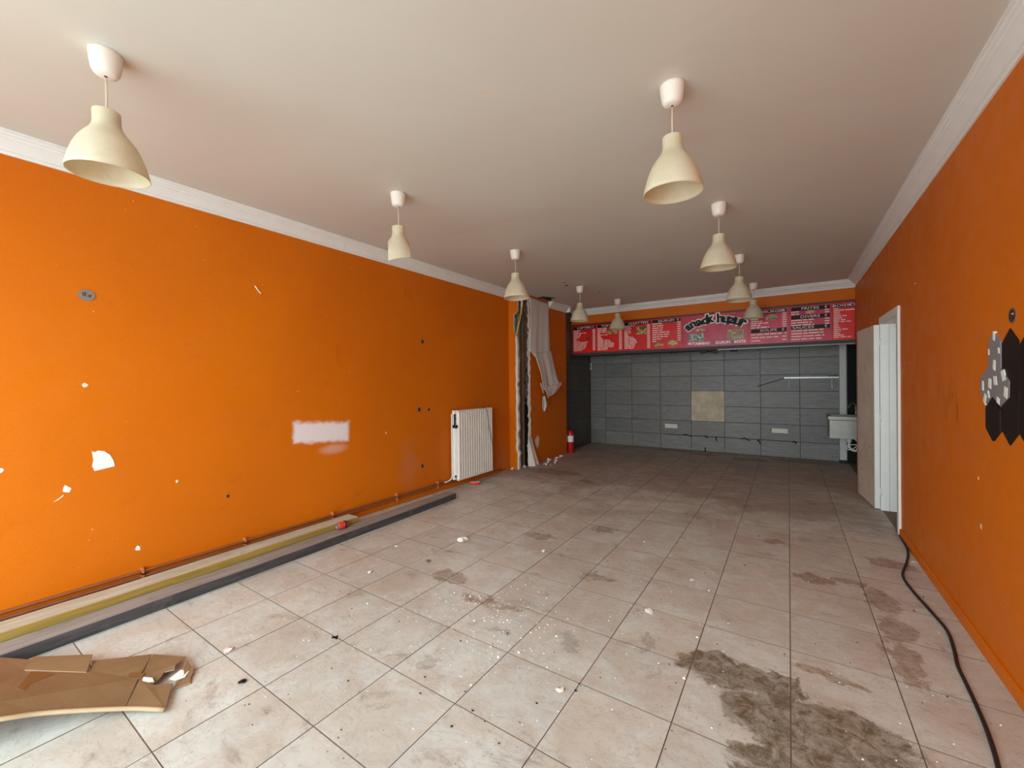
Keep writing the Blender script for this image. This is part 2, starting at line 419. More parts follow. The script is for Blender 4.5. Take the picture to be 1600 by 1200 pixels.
# right wall with the doorway left open
wr = MB()
wr.box(XR, XR+.13, YF-.1, DY0, -.1, ZC).box(XR, XR+.13, DY1, 7.66, -.1, ZC).box(XR, XR+.13, DY0, DY1, DZ, ZC)
wr.box(XR, XR+.13, 7.66, YB+.1, ZBULK, ZC)
wall_right = struct(wr.build('wall_right', M['orange']), 'orange wall beside the open side door')
# shop front behind the viewer: piers, sill and lintel round one wide opening
wf = MB()
wf.box(XL-.1, -3.45, YF-.15, YF, -.1, ZC).box(.57, XR+.13, YF-.15, YF, -.1, ZC).box(-3.45, .57, YF-.15, YF, 2.58, ZC).box(-3.45, .57, YF-.15, YF, -.1, .03)
struct(wf.build('wall_front', M['plain_wall']), 'shop front wall round a wide open front')
struct(MB().box(-14, 11, -16, YF-.15, -.2, -.06).build('pavement', M['concrete']), 'pale concrete pavement outside the shop')

# back wall: grout bed and grey tiles
wb = struct(MB().box(XL-.12, XR+.02, YB+.004, YB+.12, -.1, ZC).build('wall_back', M['wall_grout']), 'back wall clad in grey wood-grain tiles')
jx = [XL+.002] + [.745-.5835*k for k in range(7, -1, -1)] + [XR-.002]; jz = [.004, .292, .583, .875, 1.167, 1.458, 1.75, 2.0]
wproto = {}
def wall_tile(x0, x1, z0, z1):
    w_, h_ = round(x1-x0-.006, 4), round(z1-z0-.006, 4)
    if (w_, h_) not in wproto:
        o = MB().bevbox(-w_/2, w_/2, -.004, .006, -h_/2, h_/2, .0015).build('tile', M['wall_tile'], wb, ((x0+x1)/2, YB, (z0+z1)/2)); wproto[(w_, h_)] = o; return o
    return inst(wproto[(w_, h_)], 'tile', wb, ((x0+x1)/2, YB+random.uniform(-.001, .001), (z0+z1)/2))
for i, (a, b) in enumerate(zip(jx, jx[1:])):
    for k, (c, d) in enumerate(zip(jz, jz[1:])):
        if i == 4 and k in (2, 3): continue          # two tiles have come away: bare bed shows
        wall_tile(a, b, c, d)
pt = MB().bevbox(jx[4]+.003, jx[5]-.003, YB+.0005, YB+.006, jz[2]+.003, jz[4]-.003, .001).build('bare_patch', M['tile_patch'], wb)
tag(pt, 'beige bare screed where two tiles are missing')
# tiled side of the cooking recess
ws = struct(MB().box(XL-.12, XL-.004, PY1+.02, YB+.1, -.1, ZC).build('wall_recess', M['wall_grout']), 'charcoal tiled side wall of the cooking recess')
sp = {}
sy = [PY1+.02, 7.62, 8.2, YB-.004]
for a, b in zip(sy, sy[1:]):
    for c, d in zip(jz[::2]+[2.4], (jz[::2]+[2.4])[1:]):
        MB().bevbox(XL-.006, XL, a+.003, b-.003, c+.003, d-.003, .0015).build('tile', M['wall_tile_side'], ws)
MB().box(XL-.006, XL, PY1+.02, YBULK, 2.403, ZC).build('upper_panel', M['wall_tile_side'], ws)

# bulkhead above the counter end
bh = struct(MB().box(XL, XR, YBULK, YB, ZBULK, ZC, mis=[1, 0, 0, 0, 0, 0]).build('wall_bulkhead', [M['orange'], M['soffit']]), 'orange bulkhead above the cooking recess')
MB().box(XL, XR, YBULK-.012, YBULK+.02, ZBULK-.03, ZBULK+.012).build('edge_rail', M['soffit'], bh)
MB().box(-1.0, XR, YBULK+.03, YBULK+.05, ZBULK-.05, ZBULK).build('aluminium_track', M['soffit_metal'], bh)
MB().box(XL, -1.0, YBULK+.03, YBULK+.05, ZBULK-.045, ZBULK).build('dark_track', M['black'], bh)
for x0, x1, dz in ((-1.35, -1.05, .06), (-.86, -.74, .05), (-1.9, -1.75, .03)):
    MB().tube(spline([(x0, YBULK+.5, ZBULK-.002), (x0+.03, YBULK+.5, ZBULK-dz), ((x0+x1)/2, YBULK+.5, ZBULK-dz*.6), (x1-.02, YBULK+.5, ZBULK-dz*1.1), (x1, YBULK+.5, ZBULK-.002)]), .008, 6).build('cut_wire', M['black'], bh)

# cornices
PROF = [(0, .112), (.010, .112), (.013, .098), (.026, .094), (.029, .084), (.042, .066), (.060, .046), (.070, .040), (.072, .028), (.083, .025), (.086, .013), (.097, .011), (.097, 0), (0, 0)]
def cornice(n, y0, y1, xw, sgn, label):
    b = MB(); b.prism(PROF, y0, y1, lambda d, h, q: (xw+sgn*d, q, ZC-h)); return struct(b.build('trim_%d' % n, M['cornice']), label)
cornice(1, YF, 2.51, XL, 1, 'near length of white cornice over the long orange wall')
cornice(2, 2.514, PY0, XL, 1, 'far length of white cornice over the long orange wall')
cornice(3, YF, 3.95, XR, -1, 'near length of white cornice over the door wall')
cornice(4, 3.954, 7.60, XR, -1, 'far length of white cornice over the door wall')
b = MB(); b.prism(PROF, XL+.02, XR, lambda d, h, q: (q, YBULK-d, ZC-h)); struct(b.build('trim_5', M['cornice']), 'white cornice over the menu sign')
b = MB(); b.prism(PROF, 6.52, 7.20, lambda d, h, q: (PX+d, q, ZC-h-.012*(7.2-q))); struct(b.build('trim_6', M['cornice']), 'broken loose end of cornice on the pier')
b = MB(); b.prism(PROF, XL, PX+.09, lambda d, h, q: (q, PY1+d, ZC-h)); struct(b.build('trim_7', M['cornice']), 'short cornice return behind the pier')
# skirting along the right wall
b = MB(); b.prism([(0, 0), (.014, 0), (.014, .055), (.008, .065), (0, .065)], YF, 4.87, lambda d, h, q: (XR-d, q, h)); struct(b.build('baseboard_right', M['orange']), 'low orange painted skirting')

# ------------------------------------------------------------------ the broken pier
pier = struct(empty('wall_pier', (0, 0, 0)), 'orange pier with a smashed corner')
MB().box(XL, -3.655, PY0+.03, PY1, 0, ZC).build('core', M['rubble'], pier)
MB().box(XL, PX-.03, 5.93, PY1-.02, 0, ZC).build('core_block', M['rubble'], pier)
def jag(a, b, n, amp, seed):
    r = random.Random(seed); return [(a + r.uniform(-amp, amp), z) for z in [b*i/n for i in range(n+1)]]
# front plaster skin: right edge broken, notch where a box was torn out
edge = []
rr = random.Random(3)
for i in range(45):
    z = ZC*i/44
    x = -3.545 + rr.uniform(-.008, .008)
    if 2.2 > z > .3: x -= .022
    if 2.15 < z < 2.48: x = -3.595 + rr.uniform(-.006, .006)
    if z >= 2.48: x = -3.52 + rr.uniform(-.006, .002)
    edge.append((min(x, -3.51), z))
b = MB(); b.prism([(XL, 0)] + edge + [(XL, ZC)], PY0, PY0+.035, lambda u, v, h: (u, h, v), 0, 1)
b.build('front_skin', [M['orange'], M['plaster']], pier)
# bare plaster lip on the front skin
lip = []
for (x, z), k in zip(edge, range(45)):
    lip.append((x + rr.uniform(.002, .022) + (.018 if .2 < z < 2.1 else 0), z))
b = MB(); b.prism([(x-.004, z) for x, z in edge if z < 2.16] + [(x, z) for x, z in lip[::-1] if z < 2.16], PY0+.012, PY0+.06, lambda u, v, h: (u, h, v))
b.build('plaster_lip', M['plaster'], pier)
edge2 = []
for i in range(60):
    z = ZC*i/59; y = 5.865 + rr.uniform(-.018, .018)
    if z < .35: y = 5.84 + rr.uniform(-.01, .01)
    edge2.append((y, z))
b = MB(); b.prism([(PY1, 0), (PY1, ZC)] + edge2[::-1], PX-.03, PX, lambda u, v, h: (h, u, v), 0, 1)
b.build('side_skin', [M['orange'], M['plaster']], pier)
b = MB(); b.prism([(y+.006, z) for y, z in edge2] + [(y-rr.uniform(.006, .04), z) for y, z in edge2[::-1]], PX-.034, PX-.008, lambda u, v, h: (h, u, v))
b.build('plaster_lip', M['plaster'], pier)
MB().box(XL, PX-.005, PY1-.02, PY1+.01, 0, ZC).build('end_skin', M['orange'], pier)
# steel profile, rough masonry and dark slot inside the break
b = MB(); b.box(-3.60, -3.545, 5.535, 5.545, 0, ZC-.05).box(-3.60, -3.592, 5.545, 5.66, 0, ZC-.05).box(-3.60, -3.55, 5.66, 5.672, 0, ZC-.05).box(-3.575, -3.56, 5.585, 5.60, 0, ZC-.3)
b.build('steel_profile', M['rust_steel'], pier)
MB().box(-3.66, -3.60, 5.68, 5.92, 0, ZC).build('dark_slot', M['dark'], pier)
b = MB(); b.grid(lambda u, v: (-3.585+.02*math.sin(7*u+v*40)+rr.uniform(-.012, .012), 5.70+.20*u, 1.02+v*(ZC-1.07)), 5, 40, sm=False)
b.build('broken_masonry', M['rubble'], pier)
MB().tube(spline([(-3.55, 5.60, 2.62), (-3.535, 5.585, 2.5), (-3.55, 5.55, 2.35), (-3.565, 5.52, 2.22), (-3.575, 5.51, 2.14)]), .014, 8).build('yellow_conduit', M['yellow_tube'], pier)
MB().tube(spline([(-3.54, 5.61, 2.75), (-3.535, 5.60, 2.62), (-3.55, 5.60, 2.5)]), .017, 8).build('white_conduit', M['paper'], pier)
MB().tube(spline([(-3.575, 5.52, 2.16), (-3.56, 5.53, 2.0), (-3.555, 5.56, 1.8), (-3.56, 5.54, 1.55)]), .007, 6).build('loose_wire', M['yellow_tube'], pier)
MB().box(-3.60, -3.585, 5.49, 5.53, 2.17, 2.40).build('blue_grey_box', simple('blue_grey_plastic', (96, 112, 122), .5), pier)
# plaster slump at the foot
b = MB()
def slump(u, v):
    a = u*math.pi; r = (1-v)**.8; return (PX+.005+.13*r*math.sin(a)*(.8+.3*math.sin(9*u)), 5.78+.30*u*(.35+.65*r)-.02, .40*v*(1+.2*math.sin(8*u)))
b.grid(slump, 12, 10); b.build('plaster_slump', M['plaster'], pier)
tag(MB().prism([(5.99, .40), (6.10, .47), (6.14, .40), (6.12, .30), (6.07, .25), (6.03, .30)], PX, PX+.002, lambda u, v, h: (h, u, v)).build('bare_patch', M['plaster'], pier), 'bare plaster patch low on the pier')
# black gap where the ceiling has come away
hole = MB().prism([(-3.56, 6.12), (-3.42, 6.10), (-3.30, 6.32), (-3.40, 6.34), (-3.46, 6.48), (-3.53, 6.45), (-3.50, 6.28)], ZC-.004, ZC-.0005, lambda u, v, h: (u, v, h)).build('gap', M['dark'], pier)

# ------------------------------------------------------------------ side door
d1 = struct(empty('door_1', (XR, DY1, 0)), 'open white-edged side door with its frame')
def dpart(b, name, mt): return b.build(name, mt, d1, (-XR, -DY1, 0))
dpart(MB().bevbox(XR-.018, XR+.002, DY0-.06, DY0+.004, 0, DZ+.06, .004), 'casing', M['white_paint'])
dpart(MB().bevbox(XR-.018, XR+.002, DY0+.005, DY1-.005, DZ-.004, DZ+.06, .004), 'casing', M['white_paint'])
dpart(MB().bevbox(XR-.014, XR+.002, DY1-.004, DY1+.06, 0, DZ+.06, .004), 'casing', M['white_paint'])
dpart(MB().box(XR-.005, XR+.055, DY1-.012, DY1+.001, 0, DZ), 'jamb', M['white_paint'])
dpart(MB().box(XR+.058, XR+.14, DY1-.006, DY1-.0005, 0, DZ), 'jamb', M['white_paint'])
dpart(MB().box(XR-.002, XR+.135, DY0-.002, DY0+.012, 0, DZ), 'jamb', M['white_paint'])
dpart(MB().box(XR-.002, XR+.135, DY0+.013, DY1-.013, DZ-.012, DZ+.002), 'head_jamb', M['white_paint'])
leaf = empty('door_leaf', (-.018, 0, .012)); leaf.parent = d1; leaf.rotation_euler.z = math.atan2(.062, .70)
tag(leaf, 'grubby beige door leaf')
MB().box(-.044, 0, .004, .70, 0, 1.925, mis=[1, 1, 1, 0, 1, 0]).build('panel', [M['door_leaf'], M['white_paint']], leaf)
for z in (.18, .95, 1.75): MB().tube([(.006, -.004, z-.04), (.006, -.004, z+.04)], .008, 8).build('hinge', M['white_paint'], leaf)
for y_, z_ in ((.36, 1.48), (.40, .62), (.30, .50)): MB().prism([(y_+.007*math.cos(k*.785), z_+.009*math.sin(k*.785)) for k in range(8)], -.0455, -.0438, lambda u, v, h: (h, u, v)).build('peg_hole', M['dark'], leaf)
# room behind the doorway
hr = MB(); hr.box(XR+.13, 2.3, 3.9, 4.0, -.1, 1.1).box(XR+.13, 2.3, 3.9, 4.0, 1.9, 2.6).box(XR+.13, 1.35, 3.9, 4.0, 1.1, 1.9).box(1.85, 2.3, 3.9, 4.0, 1.1, 1.9).box(XR+.13, 2.3, 6.2, 6.3, -.1, 2.6).box(2.3, 2.4, 3.9, 6.3, -.1, 2.6).box(XR+.13, 2.4, 3.9, 6.3, 2.6, 2.7)
struct(hr.build('wall_side_room', M['plain_wall']), 'white walls of the side room')
wn = struct(empty('window_1', (1.6, 3.95, 1.5)), 'side room window')
for k, (a0, a1, c0, c1) in enumerate(((-.25, -.21, -.4, .4), (.21, .25, -.4, .4), (-.21, .21, -.4, -.36), (-.21, .21, .36, .4), (-.015, .015, -.36, .36))):
    MB().box(a0, a1, -.02, .02, c0, c1).build('window_frame', M['white_paint'], wn)
# unlit room behind the recess opening
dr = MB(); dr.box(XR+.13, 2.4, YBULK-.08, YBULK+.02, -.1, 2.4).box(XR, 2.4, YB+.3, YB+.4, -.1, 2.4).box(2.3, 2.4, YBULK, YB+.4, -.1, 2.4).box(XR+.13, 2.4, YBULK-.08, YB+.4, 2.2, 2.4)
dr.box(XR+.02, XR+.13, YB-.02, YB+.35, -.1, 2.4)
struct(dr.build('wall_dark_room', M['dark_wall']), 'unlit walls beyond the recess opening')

# ------------------------------------------------------------------ pendant lamps
CAN_P = [(.006, -.098), (.028, -.097), (.040, -.091), (.048, -.076), (.053, -.046), (.0565, -.010), (.0575, 0), (.05, 0)]
SH_O = [(.046, 0), (.047, -.004), (.047, -.05), (.050, -.066), (.060, -.085), (.078, -.108), (.096, -.135), (.112, -.17), (.125, -.21), (.134, -.245), (.138, -.268)]
SH = SH_O + [(.1345, -.268), (.1305, -.244), (.1215, -.209), (.1085, -.17), (.0925, -.137), (.0745, -.111), (.056, -.087), (.046, -.066), (.0435, -.05), (.0435, -.004), (.046, 0)]
def lamp_root(x, y, label):
    t = empty('pendant_lamp', (x, y, ZC)); tag(t, label, 'lamp', 'cream pendant lamps in two rows'); return t
first = None
LAMPS = [(-2.438, .527, 'cream bell pendant lamp nearest the viewer in the row along the long orange wall'),
         (-2.474, 3.798, 'cream bell pendant lamp hanging in front of the smashed pier'),
         (-2.618, 5.801, 'cream bell pendant lamp just past the pier, over the sign end'),
         (-2.492, 7.107, 'smallest cream bell pendant lamp in front of the second menu panel'),
         (-.462, 2.12, 'cream bell pendant lamp nearest the viewer in the door side row'),
         (-.464, 3.756, 'second cream bell pendant lamp of the door side row'),
         (-.464, 5.435, 'third cream bell pendant lamp of the door side row'),
         (-.428, 7.15, 'farthest cream bell pendant lamp of the door side row, before the sign lettering')]
drop, DROPTOP = .25, .25
for (x, y, lab) in LAMPS:
    t = lamp_root(x, y, lab)
    if first is None:
        ca = MB().lathe(CAN_P, n=28).build('canopy', M['canopy'], t)
        co = MB().tube([(0, 0, -.104), (.001, .001, -.18), (0, 0, -.275)], .0035, 8).build('cord', M['cord'], t)
        sh = MB().lathe(SH, n=48).lathe([(.005, -.012), (.0445, -.008)], n=48).build('shade', M['shade'], t, (0, 0, -.25))
        first = (ca, co, sh)
        sh.rotation_euler = (math.radians(1.5), math.radians(1), 0)
        tilt = sh
    else:
        for o in first:
            c = o.copy(); C.objects.link(c); c.parent = t
            c.rotation_euler = (math.radians(random.uniform(-2, 2)), math.radians(random.uniform(-2, 2)), random.uniform(0, 6)) if o is first[2] else (0, 0, random.uniform(0, 6))
# the lamp whose shade is broken: only the neck and one shard of the bell remain
t = lamp_root(-2.448, 2.143, 'pendant lamp with a broken shade, only a narrow shard of the bell left')
for o in first[:2]:
    c = o.copy(); C.objects.link(c); c.parent = t
b = MB()
nk = [q for q in SH_O if q[1] > -.055]
b.lathe([(r, z) for r, z in nk] + [(r-.0035, z) for r, z in nk[::-1]], n=40).lathe([(.005, -.012), (.0445, -.008)], n=40)
ac = math.atan2(-2.143, 2.448) + .04
def shard(th):
    rows = []
    for r, z in SH_O[2:]:
        half = math.asin(min(1, .079/r)) if r > .079 else math.radians(92)
        rows.append((r-th, z*1.09 if z < -.06 else z, half))
    n = 16; bb = b.add([((r)*math.cos(ac+h*(2*i/n-1)), (r)*math.sin(ac+h*(2*i/n-1)), z*(1-.13*(i/n)*min(1, max(0, (-z-.15)/.1)))) for r, z, h in rows for i in range(n+1)])
    for j in range(len(rows)-1):
        for i in range(n): b.face((bb+j*(n+1)+i, bb+j*(n+1)+i+1, bb+(j+1)*(n+1)+i+1, bb+(j+1)*(n+1)+i), 0, True)
shard(0); shard(.0035)
b.build('shade', M['shade'], t, (0, 0, -.25))
for (x, y, s) in ((-2.697, 5.443, .018), (-2.746, 5.604, .026), (-2.529, 6.368, .018), (-2.60, 5.72, .012)):
    poly = [(x+s*(.7+.5*random.random())*math.cos(a*.9), y+s*1.4*(.7+.5*random.random())*math.sin(a*.9)) for a in range(7)]
    o = MB().prism(poly, ZC-.0015, ZC+.0005, lambda u, v, h: (u, v, h)).build('ceiling_hole', M['dark'])
    tag(o, 'small ragged dark hole in the ceiling beside the lamp past the pier', 'hole', 'ragged holes in the ceiling near the pier')

tag(MB().prism([(-1.262, 1.632), (-1.25, 1.628), (-1.225, 1.66), (-1.222, 1.69), (-1.235, 1.668)], ZC-.001, ZC+.0005, lambda u, v, h: (u, v, h)).build('ceiling_scratch', M['cord']), 'short curved scratch in the ceiling paint between the two lamp rows', 'scratch')
# ------------------------------------------------------------------ menu sign
def text_mesh(body, size, name, mt, parent, loc, rot=(math.radians(90), 0, 0), align='CENTER', offset=0.0, extrude=.0006, sx=1.0, shear=0.0, bold=False):
    cu = bpy.data.curves.new(name, 'FONT'); cu.body = body; cu.size = size; cu.align_x = align; cu.align_y = 'CENTER'
    cu.offset = offset; cu.extrude = extrude; cu.shear = shear; cu.resolution_u = 3
    o = bpy.data.objects.new(name, cu); C.objects.link(o)
    dg = bpy.context.evaluated_depsgraph_get(); me = bpy.data.meshes.new_from_object(o.evaluated_get(dg))
    C.objects.unlink(o); bpy.data.objects.remove(o)
    me.materials.clear(); me.materials.append(mt)
    q = bpy.data.objects.new(name, me); C.objects.link(q); q.parent = parent; q.location = loc; q.rotation_euler = rot; q.scale = (sx, 1, 1)
    return q
M['sign_black'] = simple('sign_print_black', (14, 9, 10), .45, var=.05, spec=.25)
M['sign_white'] = simple('sign_print_white', (252, 246, 242), .4, var=.02)
M['sign_pale'] = simple('sign_print_pale_pink', (252, 222, 214), .4, var=.03)
M['sign_frame'] = simple('sign_frame_dark_red', (74, 18, 22), .4)
def sign_red(name, a, b):
    t = NT(name); n = t.noise(t.pos(), 5, 3); return t.out(t.mix(t.map(n, .3, .7), lin(*a), lin(*b)), .3, 0, .35)
M['sign_red'] = sign_red('sign_print_red', (236, 44, 32), (220, 34, 32))
M['sign_sheen'] = sign_red('sign_red_with_sheen', (214, 58, 80), (186, 52, 82))  # pinker than the red: reflected light on the gloss is painted in
def food(name, a, b, c, scale):
    t = NT(name); n = t.noise(t.pos(), scale, 4, .6); n2 = t.noise(t.pos(), scale*2.1, 3)
    col = t.mix(t.map(n, .42, .56), lin(*a), lin(*b)); col = t.mix(t.map(n2, .52, .62), col, lin(*c)); return t.out(col, .3)
M['food_wrap'] = food('print_of_wraps', (220, 184, 120), (70, 84, 40), (150, 60, 36), 18)
M['food_salad'] = food('print_of_salad_tray', (60, 92, 48), (196, 200, 190), (40, 52, 34), 22)
M['food_grill'] = food('print_of_grilled_meat', (214, 172, 96), (140, 84, 48), (90, 110, 50), 20)
M['food_bun'] = food('print_of_bread', (222, 182, 116), (198, 146, 82), (110, 90, 50), 14)
SZ0, SZ1, SY = 1.944, 2.525, YBULK-.014
sign = empty('menu_sign', (-1.42, SY, SZ0)); tag(sign, 'long red menu sign reading snack huzur above the cooking recess', 'sign')
OX, OZ = -1.42, SZ0
def L(x, y, z): return (x-OX, y-SY, z-OZ)
def sbox(x0, x1, z0, z1, d0, d1): return MB().box(x0-OX, x1-OX, d0, d1, z0-OZ, z1-OZ)
sbox(XL+.015, XR-.004, SZ0, SZ1, 0, .013).build('board', M['sign_frame'], sign)
def panel(x0, x1, mt): return sbox(x0, x1, SZ0+.006, SZ1-.03, -.004, 0).build('panel', mt, sign)
def header(p, x0, x1, z, txt, h=.058, tx=None):
    hb = sbox(x0, x1, z-h/2, z+h/2, -.006, -.004).build('header_bar', M['sign_black'], p)
    text_mesh(txt, h*.92, 'heading', M['sign_white'], p, L((x0+x1)/2 if tx is None else tx, SY-.0065, z), sx=1.45)
    text_mesh('€', h*.92, 'euro_sign', M['sign_white'], p, L(x1-.045, SY-.0065, z))
def lines(p, x0, xp, z0, z1, widths, prices=True, h=.014):
    b = MB(); rl = random.Random(int(x0*100)+11); n = len(widths)
    for i, wd in enumerate(widths):
        z = z1 - (z1-z0)*i/max(1, n-1)
        x = x0
        while x < x0+wd-.012:
            e = min(x0+wd, x + rl.uniform(.05, .14)); b.box(x-OX, e-OX, -.0055, -.0042, z-h/2-OZ, z+h/2-OZ); x = e+.014
        if prices: b.box(xp-.055-OX, xp-OX, -.0055, -.0042, z-h/2-OZ, z+h/2-OZ)
    tag(b.build('menu_lines', M['sign_pale'], p), kind='stuff')
def picture(p, x0, x1, z0, z1, mt, round_=False):
    if round_:
        a, c = (x0+x1)/2, (z0+z1)/2
        poly = [(a+(x1-x0)/2*math.cos(k*.3927), c+(z1-z0)/2*math.sin(k*.3927)*(1.1 if math.sin(k*.3927) > 0 else .8)) for k in range(16)]
        b = MB().prism(poly, -.006, -.0042, lambda u, v, h: (u-OX, h, v-OZ))
    else: b = sbox(x0, x1, z0, z1, -.006, -.0042)
    return b.build('food_picture', mt, p)
HZ = SZ1-.075
p = panel(-3.655, -3.145, M['sign_red']); header(p, -3.64, -3.165, HZ, 'CAPTERS')
lines(p, -3.64, -3.17, 2.0, 2.40, [.16, .13, .29, .16, .16, .15, .10, .07, .13, .31, .28, .28, .28, .26, .24, .2]); picture(p, -3.38, -3.26, 2.19, 2.28, food('print_of_grill_spit', (150, 40, 24), (176, 60, 30), (110, 60, 24), 20), True)
p = panel(-3.14, -2.60, M['sign_red']); header(p, -3.12, -2.625, HZ, 'TORTILLA')
lines(p, -3.125, -2.635, 1.99, 2.41, [.19, .19, .19, .17, .06, .22, .07, .09, .11, .25, .27, .32, .34, .34, .33, .22, .2]); picture(p, -2.94, -2.70, 2.27, 2.36, M['food_bun'], True)
p = panel(-2.595, -2.085, M['sign_red']); header(p, -2.58, -2.10, HZ, 'ASSIETTES')
lines(p, -2.585, -2.105, 1.99, 2.41, [.20, .12, .14, .12, .13, .12, .07, .08, .16, .19, .24, .24, .24, .22, .2, .19, .17]); picture(p, -2.36, -2.17, 2.24, 2.385, M['food_wrap'])
p = panel(-2.08, -1.545, M['sign_red']); header(p, -2.065, -1.575, HZ, 'DURUM')
lines(p, -2.065, -1.575, 2.09, 2.41, [.17, .21, .19, .18, .30, .29, .27, .17, .07], h=.018); picture(p, -2.04, -1.87, 1.985, 2.065, M['food_wrap'], True); picture(p, -1.80, -1.62, 1.985, 2.09, M['food_bun'], True)
p = panel(-1.54, -.535, M['sign_sheen'])
picture(p, -1.44, -1.20, 2.05, 2.185, M['food_salad']); picture(p, -.84, -.60, 2.045, 2.21, M['food_grill']); picture(p, -1.33, -1.17, 2.205, 2.26, M['food_bun'], True)
for txt, x in (('PITTABREAD', -1.28), ('DURUM', -.91), ('BOITE', -.66)):
    text_mesh(txt, .062, 'lettering', M['sign_white'], p, L(x, SY-.006, 2.005), offset=.0025)
# arched title, each letter its own piece: black with a white outline
word = [('s', -1.460, 2.302, 40), ('n', -1.378, 2.352, 30), ('a', -1.281, 2.378, 22), ('c', -1.190, 2.395, 16), ('k', -1.108, 2.415, 11),
        ('h', -.951, 2.412, 2), ('u', -.86, 2.395, -5), ('z', -.768, 2.372, -12), ('u', -.684, 2.346, -19), ('r', -.608, 2.318, -27)]
for ch, x, z, rot in word:
    a = -math.radians(rot)
    text_mesh(ch, .20, 'letter', M['sign_black'], p, L(x, SY-.0105, z), rot=(math.radians(90), a, 0), offset=.009)
    text_mesh(ch, .20, 'letter_outline', M['sign_white'], p, L(x, SY-.008, z), rot=(math.radians(90), a, 0), offset=.025)
p = panel(-.53, .015, M['sign_sheen']); header(p, -.50, -.02, HZ, 'HAMBURGER'); header(p, -.50, -.02, 2.155, 'SOUPS')
lines(p, -.50, -.02, 2.21, 2.41, [.1, .14, .12, .16, .24, .13, .25], h=.016); lines(p, -.50, -.02, 2.0, 2.10, [.44, .37, .13], h=.016)
picture(p, -.30, -.14, 2.30, 2.40, M['food_bun'], True); sbox(-.29, -.15, 2.325, 2.35, -.0075, -.006).build('burger_filling', M['food_salad'], p)
p = panel(.02, .54, M['sign_sheen'])
header(p, .04, .515, HZ, 'FRITES'); header(p, .04, .515, 2.325, 'DIVERS'); header(p, .04, .515, 2.165, 'SAUCES', tx=.19)
lines(p, .04, .51, 2.375, 2.41, [.1, .1], h=.016); lines(p, .04, .51, 2.205, 2.28, [.28, .26, .29], h=.016); lines(p, .04, .51, 1.99, 2.12, [.40, .40, .41, .40], False, .016); picture(p, .22, .34, 2.36, 2.42, M['food_bun'], True)
p = panel(.545, XR-.008, M['sign_red']); header(p, .56, XR-.01, HZ, 'BOISSONS', tx=.725)
lines(p, .56, XR-.02, 1.99, 2.41, [.08, .24, .07, .08, .15, .1, .16, .2, .05, .08, .07, .16, .08, .07, .12, .2], False, .013)

# ------------------------------------------------------------------ recess fittings
t = empty('socket_plate', (-1.965, YB-.005, .463)); tag(t, 'cream triple socket plate under the bare screed patch side', 'socket', 'socket plates on the grey tiles')
def sockets(t, n):
    MB().bevbox(-.04*n, .04*n, -.012, 0, -.04, .04, .004).build('plate', M['socket'], t)
    for k in range(n):
        x = -.04*n+.08*k+.04
        b = MB(); pr_ = [(.028, 0), (.026, .006), (.002, .006)]
        bb = b.add([(x+r*math.cos(a*math.pi/10), -.0125+q, r*math.sin(a*math.pi/10)) for r, q in pr_ for a in range(20)])
        for j in range(2):
            for a in range(20): b.face((bb+j*20+a, bb+j*20+(a+1) % 20, bb+(j+1)*20+(a+1) % 20, bb+(j+1)*20+a))
        b.build('outlet', M['socket'], t)
        MB().box(x-.009, x-.005, -.014, -.0125, -.003, .003).box(x+.005, x+.009, -.014, -.0125, -.003, .003).build('pin_hole', M['black'], t)
sockets(t, 3)
t['label'] = 'cream triple socket plate on the tiles, farther from the sink'
t = empty('socket_plate', (-.133, YB-.005, .470)); tag(t, 'cream triple socket plate on the tiles, nearer to the sink', 'socket', 'socket plates on the grey tiles'); sockets(t, 3)
t = empty('wall_rail', (-.065, YB-.005, 1.402)); tag(t, 'thin metal wall rail with two hanging hooks above the sink', 'rail')
MB().box(0, .765, -.03, -.012, -.012, .012).build('bar', M['aluminium'], t)
for x in (.075, .665):
    b = MB(); b.box(x-.006, x+.006, -.012, 0, -.02, .02).tube([(x, -.034, .0), (x, -.036, -.17), (x, -.05, -.185), (x, -.062, -.17)], .006, 6); b.build('hook', M['paper'], t)
MB().box(.62, .75, -.012, 0, -.01, .03).build('bracket', M['black'], t)
b = MB(); b.tube([(-.46, YB-.006, 1.255), (-.065, YB-.006, 1.395)], .006, 6); tag(b.build('cable', M['black']), 'dark cable slanting up the grey tiles to the rail', 'cable')
b = MB(); b.bevbox(-3.70+.015, -3.655, YB-.03, YB-.005, 1.64, 1.775, .004); t = empty('thermostat', (0, 0, 0)); tag(t, 'small white wall control box in the tiled corner', 'control box')
b.build('housing', M['paper'], t); MB().box(-3.678, -3.664, YB-.032, YB-.03, 1.67, 1.745).build('slot', M['black'], t)
# cut pipe stubs and cracks along the lower tile joint
STUBS = [(-1.66, .30, .16, .02), (-1.33, .29, .07, .02), (-1.15, .28, .02, .06), (-.66, .29, .13, .025), (-.45, .27, .05, .05), (.08, .285, .06, .02), (-1.34, .06, .02, .13)]
for (x, z, sx_, sz_), nth in zip(STUBS, ('sixth', 'fourth', 'third', 'second', 'next', 'nearest', 'low')):
    b = MB(); b.tube(spline([(x-sx_/2, YB-.006, z), (x-sx_*.1, YB-.03, z+.012), (x+sx_*.25, YB-.02, z-sz_*.6), (x+sx_/2, YB-.006, z-sz_)]), .009, 6)
    tag(b.build('cut_pipe', M['black']), {'nearest': 'short blackened pipe stub in the lower tiles, nearest the sink', 'next': 'short blackened pipe stub in the lower tiles under the socket nearer the sink', 'low': 'upright blackened pipe stub at the floor below the tile joint'}.get(nth, 'blackened pipe stub in the lower tile joint, %s counting from the sink' % nth), 'pipe', 'pipe stubs along the lower tile joint')
